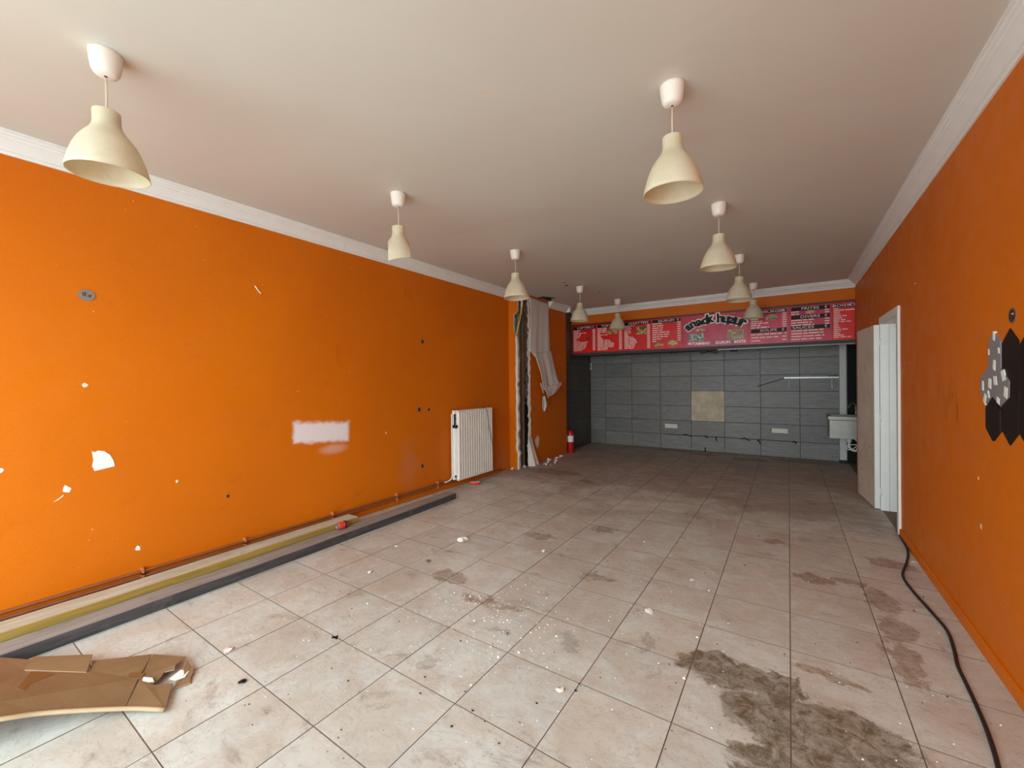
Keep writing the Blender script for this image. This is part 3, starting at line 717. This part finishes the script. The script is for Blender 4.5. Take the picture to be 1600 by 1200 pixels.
b = MB(); b.tube([(-2.1, YB-.005, .293), (.12, YB-.005, .290)], .006, 6); tag(b.build('thin_pipe', M['black']), 'thin black pipe run along the lower tile joint', 'pipe')
t = empty('grey_post', (.738, YB-.06, 0)); tag(t, 'pale grey square post at the end of the grey tiles', 'post')
MB().bevbox(-.045, .045, -.045, .045, .05, ZBULK, .006).build('shaft', M['grey_post'], t); MB().bevbox(-.05, .05, -.05, .05, 0, .05, .006).build('foot', M['black'], t)
# stainless sink
t = empty('steel_sink', (.85, 8.16, 0)); tag(t, 'stainless steel hand sink standing behind the open door leaf', 'sink')
b = MB(); x0, x1, y0, y1, zb, zt = -.33, .40, -.18, .20, .47, .745
b.box(x0, x1, y0, y0+.012, zb, zt).box(x0, x1, y1-.012, y1, zb, zt).box(x0, x0+.012, y0+.012, y1-.012, zb, zt).box(x1-.012, x1, y0+.012, y1-.012, zb, zt).box(x0+.012, x1-.012, y0+.012, y1-.012, zb, zb+.012)
b.build('basin', M['steel'], t)
b = MB(); b.bevbox(x0-.02, x1+.02, y0-.02, y0+.02, zt, zt+.065, .01).bevbox(x0-.02, x1+.02, y1-.02, y1+.02, zt, zt+.065, .01).bevbox(x0-.02, x0+.02, y0+.02, y1-.02, zt, zt+.065, .01).bevbox(x1-.02, x1+.02, y0+.02, y1-.02, zt, zt+.065, .01)
b.build('rim', M['steel'], t)
b = MB(); b.tube(spline([(.02, .17, zt+.06), (.02, .17, zt+.2), (-.0, .13, zt+.245), (-.05, .08, zt+.235), (-.08, .05, zt+.18)]), .012, 8); b.build('faucet', M['steel'], t)
b = MB(); b.tube([(.02, .17, zt+.19), (.09, .14, zt+.205)], .009, 8).tube([(.02, .17, zt+.15), (.08, .10, zt+.11)], .009, 8); b.build('tap_lever', M['steel'], t)
b = MB(); b.tube([(-.08, .02, zb), (-.08, .02, zb-.07)], .032, 12).tube(spline([(-.08, .02, zb-.07), (-.07, .02, zb-.16), (0, .03, zb-.2), (.06, .1, zb-.14), (.2, .2, zb-.13)]), .018, 10); b.build('drain_pipe', M['canopy'], t)
b = MB(); b.tube(spline([(-.02, .05, zb), (.03, .04, zb-.10), (-.07, .02, zb-.19), (-.11, .02, zb-.15), (-.05, .03, zb-.11), (.08, .06, zb-.12), (.14, .1, zb-.2)]), .008, 8); b.build('hose', M['socket'], t)
for sx_, sy_ in ((.36, -.15), (.36, .17)): MB().box(sx_-.015, sx_+.015, sy_-.015, sy_+.015, 0, zb).build('leg', M['steel'], t)
MB().box(x0+.1, x1, .17, .2, zb-.02, zb).build('support_rail', M['steel'], t)

# ------------------------------------------------------------------ fire extinguisher
t = empty('fire_extinguisher', (-3.525, 7.31, 0)); tag(t, 'red fire extinguisher standing behind the pier', 'fire extinguisher')
MB().lathe([(0, .0), (.058, 0), (.062, .01), (.062, .36), (.055, .40), (.03, .43), (.022, .44), (0, .44)], n=24).build('cylinder', M['red'], t)
MB().lathe([(.0626, .21), (.0626, .33)], n=24).build('label_band', M['paper'], t)
b = MB(); b.tube([(0, 0, .44), (0, 0, .48)], .016, 10).box(-.012, .09, -.008, .008, .48, .492).box(-.012, .08, -.008, .008, .505, .517); b.build('valve', M['black'], t)
MB().tube(spline([(-.01, 0, .47), (-.07, -.01, .45), (-.085, -.02, .3), (-.08, -.02, .12)]), .009, 8).build('hose', M['black'], t)

# ------------------------------------------------------------------ hanging lining on the pier
t = empty('hanging_lining', (PX, 6.2, 1.05)); tag(t, 'grey-white lining fabric peeling off the smashed pier', 'fabric')
def T(x, y, z): return (x-PX, y-6.2, z-1.05)
def rows(pairs, nu, fold, seed, base):
    b = MB()
    def fn(u, v):
        k = v*(len(pairs)-1); i = min(int(k), len(pairs)-2); q = k-i
        (l0, r0), (l1, r1) = pairs[i], pairs[i+1]
        l = [l0[j]*(1-q)+l1[j]*q for j in (0, 1)]; r = [r0[j]*(1-q)+r1[j]*q for j in (0, 1)]
        y = l[0]*(1-u)+r[0]*u; z = l[1]*(1-u)+r[1]*u
        x = PX+base(v)+fold(v)*(math.sin(u*9+seed)+.5*math.sin(u*21+v*3))
        return T(x, y, z)
    b.grid(fn, nu, 24); return b
rows([((5.85, 2.775), (6.53, 2.765)), ((5.86, 2.62), (6.50, 2.6)), ((5.87, 2.40), (6.51, 2.40)), ((5.85, 2.2), (6.52, 2.2)), ((5.83, 1.90), (6.54, 1.96)), ((5.98, 1.80), (6.58, 1.86))], 24, lambda v: .003+.004*v, 0, lambda v: .010+.004*v).build('upper_sheet', M['cloth'], t, solid=.002)
rows([((5.96, 1.86), (6.57, 1.93)), ((6.04, 1.70), (6.65, 1.73)), ((6.13, 1.53), (6.74, 1.53)), ((6.16, 1.38), (6.82, 1.40)), ((6.20, 1.25), (6.885, 1.35))], 20, lambda v: .004+.014*v, 1, lambda v: .02+.03*v).build('hanging_flap', M['cloth'], t, solid=.002)
rows([((6.20, 1.27), (6.885, 1.37)), ((6.26, 1.19), (6.90, 1.335)), ((6.33, 1.09), (6.68, 1.19))], 16, lambda v: .006, 2, lambda v: .062+.01*math.sin(v*3.1)).build('folded_hem', M['cloth'], t, solid=.002)
rows([((6.09, 1.35), (6.16, 1.36)), ((6.12, 1.29), (6.21, 1.30)), ((6.19, 1.18), (6.25, 1.19))], 4, lambda v: .004, 2, lambda v: .05).build('torn_corner', M['cloth'], t, solid=.002)
rows([((6.22, 1.19), (6.28, 1.2)), ((6.25, 1.10), (6.31, 1.10)), ((6.30, 1.02), (6.35, 1.0))], 4, lambda v: .004, 2, lambda v: .045).build('orange_paint_strip', M['orange'], t, solid=.002)
rows([((6.20, 1.13), (6.26, 1.13)), ((6.15, 1.03), (6.36, 1.02)), ((6.15, .95), (6.37, .95)), ((6.21, .87), (6.26, .865))], 10, lambda v: .012, 2, lambda v: .05).build('dangling_rag', M['paper'], t, solid=.002)

# ------------------------------------------------------------------ radiator, pipes, string
t = empty('radiator', (-3.63, 4.40, .11)); tag(t, 'white ribbed panel radiator on the orange wall', 'radiator')
RY0, RY1, RZ0, RZ1 = -.345, .40, .0, .905
def ribbed(xf, name):
    b = MB(); n = 15; w_ = (RY1-RY0)/n; prof = []
    for i in range(n):
        y = RY0+w_*i
        prof += [(xf-.030, y), (xf-.030, y+w_*.28), (xf-.003, y+w_*.34), (xf, y+w_*.44), (xf, y+w_*.84), (xf-.003, y+w_*.94), (xf-.030, y+w_*.998)]
    prof += [(xf-.030, RY1), (xf-.036, RY1), (xf-.036, RY0)]
    b.prism(prof, RZ0+.02, RZ1-.02, lambda u, v, h: (u, v, h))
    b.box(xf-.034, xf-.001, RY0, RY1, RZ0, RZ0+.02).box(xf-.034, xf-.001, RY0, RY1, RZ1-.02, RZ1)
    return b.build(name, M['white_enamel'], t)
ribbed(.085, 'front_panel'); ribbed(.015, 'back_panel')
b = MB(); b.box(.02, .056, RY0+.03, RY1-.03, RZ1-.02, RZ1-.012)
for k in range(24): b.box(.018, .058, RY0+.02+.029*k, RY0+.024+.029*k, RZ1-.012, RZ1-.004)
b.build('top_grille', M['white_enamel'], t)
b = MB(); b.box(.016, .056, RY0+.03, RY0+.034, .06, RZ1-.1); b.build('side_plate', M['white_enamel'], t)
b = MB(); b.tube([(.035, RY0-.005, .80), (.035, RY0+.03, .80)], .012, 8).tube([(.035, RY0-.012, .86), (.035, RY0-.012, .70)], .011, 8).tube([(.02, RY0-.02, .70), (.075, RY0-.02, .70)], .022, 10); b.build('valve', M['black'], t)
b = MB(); b.tube([(.035, RY0-.01, .05), (.035, RY0+.03, .05)], .014, 8); b.build('lower_valve', M['black'], t)
b = MB(); b.tube(spline([(-.02, RY0-.006, .86), (-.022, RY0-.006, .6), (-.022, RY0-.006, .2), (-.022, RY0-.012, .04), (-.024, RY0-.07, .0), (-.026, RY0-.14, -.004)]), .009, 8); b.build('feed_pipe', M['canopy'], t)
for y in (RY0+.12, RY1-.12): MB().box(-.055, -.012, y-.015, y+.015, .1, .8).build('wall_bracket', M['white_enamel'], t)
b = MB(); b.tube(spline([(XL+.004, 4.58, 1.13), (-3.60, 4.62, 1.02), (-3.542, 4.645, 1.012), (-3.538, 4.70, .75), (-3.536, 4.775, .5), (-3.54, 4.79, .28)]), .0035, 6); tag(b.build('string', M['rubble']), 'thin grey string draped over the front of the radiator', 'string')
def pipe(pts, label, r, clips, z):
    t = empty('heating_pipe', (-3.672, pts[0][1], z)); tag(t, label, 'pipe', 'heating pipes along the wall foot')
    MB().tube(spline([(p[0]+3.672, p[1]-pts[0][1], p[2]-z) for p in pts], 4), r, 10).build('tube', M['pipe_paint'], t)
    for y in clips: MB().box(-.018, r+.004, y-pts[0][1]-.006, y-pts[0][1]+.006, -r-.012, r+.014).build('clip', M['pipe_clip'], t)
pipe([(-3.672, -1.5, .118), (-3.672, .3, .116), (-3.672, 1.6, .112), (-3.672, 3.2, .108), (-3.672, 3.9, .112), (-3.665, 4.1, .10)], 'upper of two orange painted heating pipes along the wall', .010, (.94, 1.58, 2.357, 3.144, 3.80), .114)
pipe([(-3.672, -1.5, .080), (-3.672, .3, .080), (-3.672, 1.6, .078), (-3.672, 3.2, .074), (-3.672, 4.0, .076), (-3.665, 4.85, .06), (-3.67, 5.2, .03)], 'lower of two orange painted heating pipes along the wall', .010, (.94, 1.58, 2.357, 3.144, 3.80), .078)

# ------------------------------------------------------------------ timber on the floor
def timber(name, label, xb0, xf0, xb1, xf1, y0, y1, h, mt, ms, bow=0):
    b = MB(); N = 14; r = random.Random(5)
    for i in range(N+1):
        q = i/N; y = y0+(y1-y0)*q; a = xb0*(1-q)+xb1*q; c = xf0*(1-q)+xf1*q; s = bow*math.sin(math.pi*q)
        k = r.uniform(-.0015, .0015)
        b.add([(a+s, y, 0), (c+s, y, 0), (c+s, y, h-.004+k), (c+s-.004, y, h+k), (a+s+.004, y, h+k), (a+s, y, h-.004+k)])
    for i in range(N):
        A = i*6
        for j, mi in ((0, 1), (1, 1), (2, 1), (3, 0), (4, 1), (5, 1)): b.face((A+j, A+(j+1) % 6, A+6+(j+1) % 6, A+6+j), mi)
    b.face(range(6)[::-1], 1); b.face([N*6+j for j in range(6)], 1)
    return tag(b.build(name, [mt, ms]), label, 'timber')
timber('wooden_plank', 'long grey weathered plank with dark front edge on the floor', -3.375, -3.215, -3.45, -3.29, -.55, 3.71, .066, M['grey_wood'], M['grey_side'], .03)
timber('wooden_beam', 'pale timber beam with yellow side between plank and orange wall', -3.555, -3.385, -3.575, -3.415, -.55, 2.46, .11, M['pine'], M['pine_side'], .008)
# crushed can on the plank
t = empty('drink_can', (-3.37, 2.25, .066+.033)); t.rotation_euler = (0, math.radians(90), math.radians(-95)); tag(t, 'crushed red drink can lying on the grey plank', 'can')
MB().lathe([(.0, -.05), (.022, -.05), (.028, -.046), (.033, -.036), (.030, -.01), (.033, .012), (.031, .034), (.026, .044)], n=20).build('body', M['can_red'], t)
MB().lathe([(.0, .040), (.022, .040), (.025, .046), (.0275, .044)], n=20).build('lid', M['aluminium'], t)
MB().lathe([(.0335, -.036), (.0345, -.03), (.0335, -.022)], n=20).build('dark_band', M['black'], t)
t = empty('paper_roll', (-3.52, 4.35, .021)); t.rotation_euler = (math.radians(90), 0, math.radians(-58)); tag(t, 'small red and white paper tube below the radiator', 'paper tube')
MB().lathe([(.0, -.07), (.02, -.07), (.02, .07), (0, .07)], n=14).build('tube', M['can_red'], t); MB().box(-.012, .012, .0195, .0215, -.066, .066).build('white_strip', M['paper'], t)

# ------------------------------------------------------------------ cardboard
t = empty('flattened_carton', (-2.75, .45, 0)); tag(t, 'flattened brown cardboard carton with a torn end on the floor', 'cardboard')
def K(p): return (p[0]+2.75, p[1]-.45, p[2])
def sheet(name, poly, mt=None, th=.005):
    b = MB(); n = len(poly); v = b.add([K(p) for p in poly] + [K((p[0], p[1], p[2]-th)) for p in poly])
    b.face([v+i for i in range(n)]); b.face([v+n+i for i in range(n)][::-1])
    for i in range(n): b.face((v+i, v+(i+1) % n, v+n+(i+1) % n, v+n+i), 1)
    return b.build(name, [mt or M['kraft'], M['kraft_edge']], t)
sheet('flap', [(-3.20, .10, .09), (-2.70, .05, .143), (-2.655, .232, .109), (-2.943, .333, .067), (-3.056, .366, .058), (-3.187, .281, .07)])
sheet('main_panel', [(-2.70, .05, .144), (-2.60, .05, .146), (-2.505, .218, .118), (-2.465, .335, .082), (-2.313, .529, .036), (-2.474, .613, .046), (-2.712, .5, .051), (-2.94, .333, .068), (-2.651, .232, .110)])
sheet('end_panel', [(-2.310, .531, .036), (-2.186, .626, .022), (-2.343, .70, .022), (-2.384, .645, .031), (-2.43, .64, .034), (-2.470, .617, .043)])
sheet('flap', [(-3.065, .372, .066), (-2.859, .539, .058), (-2.742, .500, .058), (-2.712, .490, .056), (-2.94, .330, .074)])
sheet('flap', [(-2.823, .532, .044), (-2.65, .709, .040), (-2.474, .615, .046), (-2.712, .502, .048)])
sheet('end_flap', [(-2.645, .712, .040), (-2.495, .798, .034), (-2.462, .748, .038), (-2.435, .735, .030), (-2.448, .700, .034), (-2.425, .680, .030), (-2.405, .650, .030), (-2.470, .620, .044)])
sheet('torn_scrap', [(-2.475, .800, .022), (-2.408, .795, .018), (-2.369, .79, .014), (-2.335, .765, .012), (-2.300, .752, .009), (-2.320, .70, .009), (-2.355, .715, .014), (-2.372, .752, .018), (-2.42, .765, .022)])
sheet('torn_ply', [(-2.425, .755, .020), (-2.385, .775, .017), (-2.352, .748, .016), (-2.360, .712, .018), (-2.395, .700, .020)], M['paper'], .002)
sheet('torn_ply', [(-2.462, .628, .048), (-2.43, .652, .042), (-2.395, .648, .040), (-2.41, .632, .042), (-2.44, .618, .046)], M['paper'], .003)
sheet('prop_flap', [(-3.05, .085, .090), (-2.61, .045, .139), (-2.56, -.14, .006), (-3.05, -.14, .006)])
b = MB(); b.tube([K(q) for q in spline([(-2.60, .05, .143), (-2.505, .218, .115), (-2.465, .335, .079), (-2.313, .529, .032), (-2.186, .626, .018)], 5)], .009, 8); b.build('folded_edge', M['kraft_edge'], t)
sheet('tape_strip', [(-2.90, .345, .0735), (-2.80, .405, .0655), (-2.765, .385, .0655), (-2.70, .30, .094), (-2.745, .285, .094)], M['tape'], .0008)
sheet('tape_strip', [(-2.545, .600, .0515), (-2.490, .640, .0475), (-2.455, .620, .046), (-2.505, .585, .050)], M['tape'], .0008)

# ------------------------------------------------------------------ cable on the floor
pts = [(.800, 5.0, .008), (.796, 4.797, .008), (.780, 4.471, .008), (.728, 4.198, .008), (.666, 3.961, .008), (.648, 3.814, .008), (.659, 3.617, .008), (.688, 3.372, .008), (.707, 3.161, .008), (.686, 2.956, .008), (.662, 2.801, .008), (.654, 2.656, .008), (.646, 2.51, .008), (.635, 2.368, .008), (.62, 2.24, .008), (.604, 2.139, .008), (.56, 1.9, .008), (.50, 1.5, .008)]
tag(MB().tube(spline(pts, 6), .0078, 8).build('power_cable', M['black_rubber']), 'black rubber cable trailing over the floor along the door wall', 'cable')

# ------------------------------------------------------------------ marks and fittings on the long orange wall
t = empty('cover_plate', (XL, .692, 1.955)); tag(t, 'round grey cover plate with black scrawl high on the orange wall', 'cover plate')
b = MB(); bb = [( .036*math.cos(a*math.pi/14), .036*math.sin(a*math.pi/14)) for a in range(28)]
b.prism(bb, -.0005, .004, lambda u, v, h: (h, u*1.1, v)).build('disc', M['grey_disc'], t)
b = MB()
for p0, p1 in (((-.018, .012), (-.004, .016)), ((-.004, .016), (-.006, .002)), ((-.018, .012), (-.014, -.008)), ((-.012, .002), (.0, -.006)), ((.004, -.010), (.022, .006)), ((.006, .004), (.020, -.012))):
    b.tube([(.0045, p0[0], p0[1]), (.0045, p1[0], p1[1])], .0018, 6)
b.build('scrawl', M['black'], t)
def chip(name, poly, label, cat, mt, group=None, d=.003, xw=XL, sgn=1):
    o = MB().prism(poly, 0, d, lambda u, v, h: (xw+sgn*h, u, v)).build(name, mt); return tag(o, label, cat, group)
chip('paper_scrap', [(.706, .965), (.72, .958), (.735, .966), (.762, .958), (.79, .93), (.806, .89), (.812, .852), (.76, .844), (.716, .838), (.706, .87), (.712, .91)], 'white quarter-round paper scrap stuck low on the orange wall', 'paper', M['paper'])
def speck(y, z, s, label, mt, group):
    r = random.Random(int(y*1000+z*77)); n = 7
    chip('paint_chip', [(y+s*(.6+.6*r.random())*math.cos(k*6.283/n), z+s*(.7+.8*r.random())*math.sin(k*6.283/n)) for k in range(n)], label, 'paint chip', mt, group, .0015)
speck(.680, 1.386, .014, 'white paint chip above the quarter-round paper scrap', M['plaster'], None)
speck(.590, .750, .020, 'white torn chip below and left of the quarter-round paper scrap', M['paper'], None)
speck(.924, .271, .016, 'white chip just above the floor pipes', M['paper'], None)
speck(1.142, .685, .009, 'small white chip right of the quarter-round paper scrap', M['paper'], None)
speck(.336, .911, .016, 'white chip at the near edge of the orange wall', M['paper'], None)
speck(3.02, .835, .010, 'pale chip between the white paint patch and the radiator', M['plaster'], None)
chip('paint_chip', [(.535, .682), (.56, .70), (.58, .718), (.578, .71), (.555, .69)], 'thin white scratch under the torn chip', 'paint chip', M['paper'], None, .001)
for y, z, s, lab in ((3.582, 1.878, .026, 'dark wall plug hole highest above the radiator'), (3.517, 1.059, .028, 'dark wall plug hole left of the radiator top'), (3.677, 1.049, .020, 'smaller wall plug hole nearest the radiator top'), (3.559, .374, .024, 'dark wall plug hole low beside the radiator'), (1.47, .50, .013, 'small dark hole low on the wall under the white paint patch')):
    t = empty('plug_hole', (XL, y, z)); tag(t, lab, 'hole', 'wall plug holes in the orange wall')
    b = MB(); b.prism([(s*math.cos(k*math.pi/7), s*1.15*math.sin(k*math.pi/7)) for k in range(14)], -.001, .0015, lambda u, v, h: (h, u, v)).build('rim', M['rust_steel'], t)
    b = MB(); b.prism([(s*.6*math.cos(k*math.pi/7), s*.7*math.sin(k*math.pi/7)) for k in range(14)], -.001, .002, lambda u, v, h: (h, u, v)).build('bore', M['dark'], t)
b = MB(); b.tube(spline([(XL+.002, 1.69, 2.20), (XL+.004, 1.71, 2.17), (XL+.002, 1.735, 2.145)]), .004, 6); tag(b.build('wire_stub', M['paper']), 'tiny pale wire stub high on the orange wall', 'wire')

# ------------------------------------------------------------------ hexagon panels on the door wall
def hexa(yc, w_, z0, z1, cap): return [(yc, z0), (yc+w_/2, z0+cap), (yc+w_/2, z1-cap), (yc, z1), (yc-w_/2, z1-cap), (yc-w_/2, z0+cap)]
HX = [(2.893, .168, 1.076, 1.285, .055, 'dark hexagon wall panel lowest and farthest from the viewer'),
      (2.720, .172, 1.235, 1.592, .06, 'tall dark hexagon wall panel under the round wall hole'),
      (2.722, .172, 1.078, 1.345, .06, 'dark hexagon wall panel below the tall one'),
      (2.544, .172, 1.225, 1.575, .06, 'dark hexagon wall panel at the picture edge'),
      (2.546, .172, 1.08, 1.335, .06, 'lowest dark hexagon wall panel at the picture edge')]
for i, (yc, w_, z0, z1, cap, lab) in enumerate(HX):
    chip('hexagon_panel', hexa(yc, w_-.004, z0, z1, cap), lab, 'wall panel', M['mirror_dark'], 'dark hexagon panels on the door wall', (.0085, .003, .004, .0035, .0045)[i], XR, -1)
t = empty('adhesive_patch', (XR, 2.93, 1.4)); tag(t, 'grey bare patch with white foam pads beside the hexagon panels', 'wall patch')
def P(poly, name, mt, d):
    MB().prism([(y-2.93, z-1.4) for y, z in poly], 0, d, lambda u, v, h: (-h, u, v)).build(name, mt, t)
P([(2.877, 1.592), (2.93, 1.565), (2.945, 1.53), (2.947, 1.43), (2.99, 1.405), (3.045, 1.375), (3.055, 1.31), (3.0, 1.262), (2.972, 1.248), (2.893, 1.283), (2.81, 1.245), (2.72, 1.29), (2.72, 1.36), (2.808, 1.42), (2.808, 1.54)], 'bare_surface', M['adhesive_grey'], .006)
for (y, z, a, b_, rot) in ((2.876, 1.572, .022, .045, .1), (2.936, 1.50, .012, .03, 0), (2.822, 1.50, .018, .03, -.2), (2.873, 1.435, .028, .05, .15), (3.01, 1.337, .02, .05, 0), (2.925, 1.348, .034, .05, .1), (2.862, 1.362, .036, .045, -.1), (2.775, 1.385, .036, .055, -.4), (2.985, 1.272, .03, .05, .5), (2.94, 1.295, .02, .04, -.4), (2.75, 1.31, .036, .05, .2), (2.83, 1.27, .034, .03, .3)):
    c_, s_ = math.cos(rot), math.sin(rot)
    P([(y+u*a/2*c_-v*b_/2*s_, z+u*a/2*s_+v*b_/2*c_) for u, v in ((-1, -1), (.9, -.8), (1, 1), (-.7, .9))], 'foam_pad', M['adhesive_pad'], .0078)
t = empty('wall_box_hole', (XR, 2.703, 1.645)); tag(t, 'round dark wall box hole above the hexagon panels', 'hole')
ring = [(math.cos(k*math.pi/12), math.sin(k*math.pi/12)) for k in range(24)]
MB().prism([(u*.036, v*.034) for u, v in ring], 0, .0015, lambda u, v, h: (-h, u, v)).build('rim', M['rust_steel'], t)
MB().prism([(u*.029, v*.027) for u, v in ring], 0, .0022, lambda u, v, h: (-h, u, v)).build('bore', simple('dark_brown_box', (62, 40, 30), .6), t)
MB().tube([(-.003, -.012, .004), (-.006, -.02, .006)], .004, 6).build('screw', M['steel'], t)
# faint pencil scribble
b = MB(); r = random.Random(9)
for k in range(7):
    y = 3.80-.06*k; z = 1.25+.06*math.sin(k*1.7)
    b.tube([(XR-.0006, q[0], q[1]) for q in [(y+r.uniform(-.03, .03), z+r.uniform(-.10, .12)) for _ in range(4)]], .0005, 4)
tag(b.build('pencil_scribble', simple('faint_pencil', (128, 66, 26), .7)), 'faint pencil scribble on the orange wall by the door', 'scribble')
for y, z, s, lab in ((4.35, 2.10, .008, 'tiny pale nick high beside the door frame'), (3.07, .62, .014, 'pale nick low on the door wall'), (4.55, 1.5, .008, 'tiny pale nick close to the door frame'), (3.1, .86, .008, 'tiny pale nick midway on the door wall')):
    chip('wall_nick', [(y-s*.6, z-s), (y+s*.5, z-s*.4), (y+s*.3, z+s), (y-s*.5, z+s*.7)], lab, 'paint chip', M['plaster'], None, .0012, XR, -1)

# ------------------------------------------------------------------ litter
def flake(name, x, y, size, label, mt, group=None, lift=.012, n=8, seed=None, cat='debris'):
    r = random.Random(seed if seed is not None else int((x*91+y*37)*100)); b = MB()
    rim = [(size*(.6+.6*r.random())*math.cos(6.283*k/n), size*(.45+.5*r.random())*math.sin(6.283*k/n), .001+lift*r.random()) for k in range(n)]
    v = b.add(rim + [(q[0], q[1], max(0, q[2]-.0012)) for q in rim] + [(0, 0, lift*.9), (0, 0, lift*.9-.0012)])
    for k in range(n):
        j = (k+1) % n; b.face((v+k, v+j, v+2*n)); b.face((v+n+j, v+n+k, v+2*n+1)); b.face((v+k, v+n+k, v+n+j, v+j))
    o = b.build(name, mt, None, (x, y, 0)); o.rotation_euler.z = r.uniform(0, 6.28); return tag(o, label, cat, group)
flake('paper_scrap', -2.373, 2.748, .065, 'crumpled white paper scrap in the middle of the floor', M['paper'], lift=.03, n=11, cat='paper')
flake('plaster_chip', -2.429, .960, .032, 'white plaster chip near the torn carton end', M['plaster'], lift=.012)
flake('plaster_chip', -.854, 1.640, .024, 'white crumbly plaster chip toward the bottom middle of the floor', M['plaster'])
flake('plaster_chip', .779, 4.231, .028, 'pale chip on the floor beside the black cable', M['paper'], lift=.006)
flake('dirt_clump', -2.111, .888, .024, 'black dirt clump nearest the carton', M['black'], lift=.018)
flake('dirt_clump', -2.033, 1.310, .022, 'black dirt clump on a tile joint left of centre', M['black'], lift=.026)
flake('dirt_clump', -2.312, 2.285, .026, 'brown dirt clump near the plank', M['rust_steel'], lift=.016)
flake('plaster_chip', -1.66, 2.93, .026, 'white plaster flake right of the crumpled paper', M['paper'])
flake('plaster_chip', -2.55, 1.93, .022, 'white plaster flake on the joint beside the plank', M['paper'])
flake('plaster_chip', -2.75, 2.35, .020, 'small white flake close to the plank edge', M['paper'])
flake('plaster_chip', -.70, 2.50, .030, 'thin white curl on the floor beneath the door side lamps', M['paper'], lift=.01)
flake('plaster_chip', -.56, 3.05, .022, 'pale flat flake far along the middle floor', M['paper'], lift=.006)
for k, (x, y, s) in enumerate(((-3.42, 2.7, .05), (-3.47, 3.05, .03), (-3.5, 3.3, .035), (-3.44, 3.4, .03), (-3.52, 3.62, .04), (-3.45, 2.55, .03))):
    flake('plaster_chip', x-.10, y, s*.7, 'white plaster flake between the plank and the orange wall', M['plaster'], 'flakes between plank and wall', seed=k)
for k, (x, y, s) in enumerate(((-3.33, 5.95, .045), (-3.40, 6.15, .06), (-3.36, 6.35, .055), (-3.42, 6.55, .05), (-3.45, 6.75, .045), (-3.28, 6.2, .03), (-3.52, 5.60, .035), (-3.60, 5.38, .04), (-3.2, 5.9, .025), (-3.48, 6.35, .05))):
    o = flake('plaster_lump', x, y, s, 'grey-white plaster lump fallen at the foot of the smashed pier', M['plaster'], 'plaster lumps at the pier foot', lift=.045, seed=k+40)
def crumbs(name, n, mt, label, seed, region):
    r = random.Random(seed); b = MB()
    for _ in range(n):
        x, y = region(r); s = r.uniform(.0025, .0058)*(1 if r.random() < .9 else 1.8); a = r.uniform(0, 6.28)
        v = b.add([(x+s*math.cos(a+k*2.1), y+s*.7*math.sin(a+k*2.1), .0005) for k in range(3)] + [(x, y, s*.8)])
        b.face((v, v+1, v+3)); b.face((v+1, v+2, v+3)); b.face((v+2, v, v+3)); b.face((v+2, v+1, v))
    return tag(b.build(name, mt), label, 'debris', kind='stuff')
def scatter(r):
    if r.random() < .35: return r.gauss(-1.45, .28), r.gauss(1.95, .22)
    return r.uniform(-3.0, .7), .9 + abs(r.gauss(0, 2.2))
crumbs('plaster_crumbs', 520, M['paper'], 'fine white plaster crumbs sprinkled over the floor', 3, scatter)
crumbs('dirt_crumbs', 320, M['black'], 'fine dark dirt specks sprinkled over the floor', 8, lambda r: (r.uniform(-3.0, .7), .7+abs(r.gauss(0, 2.2))))
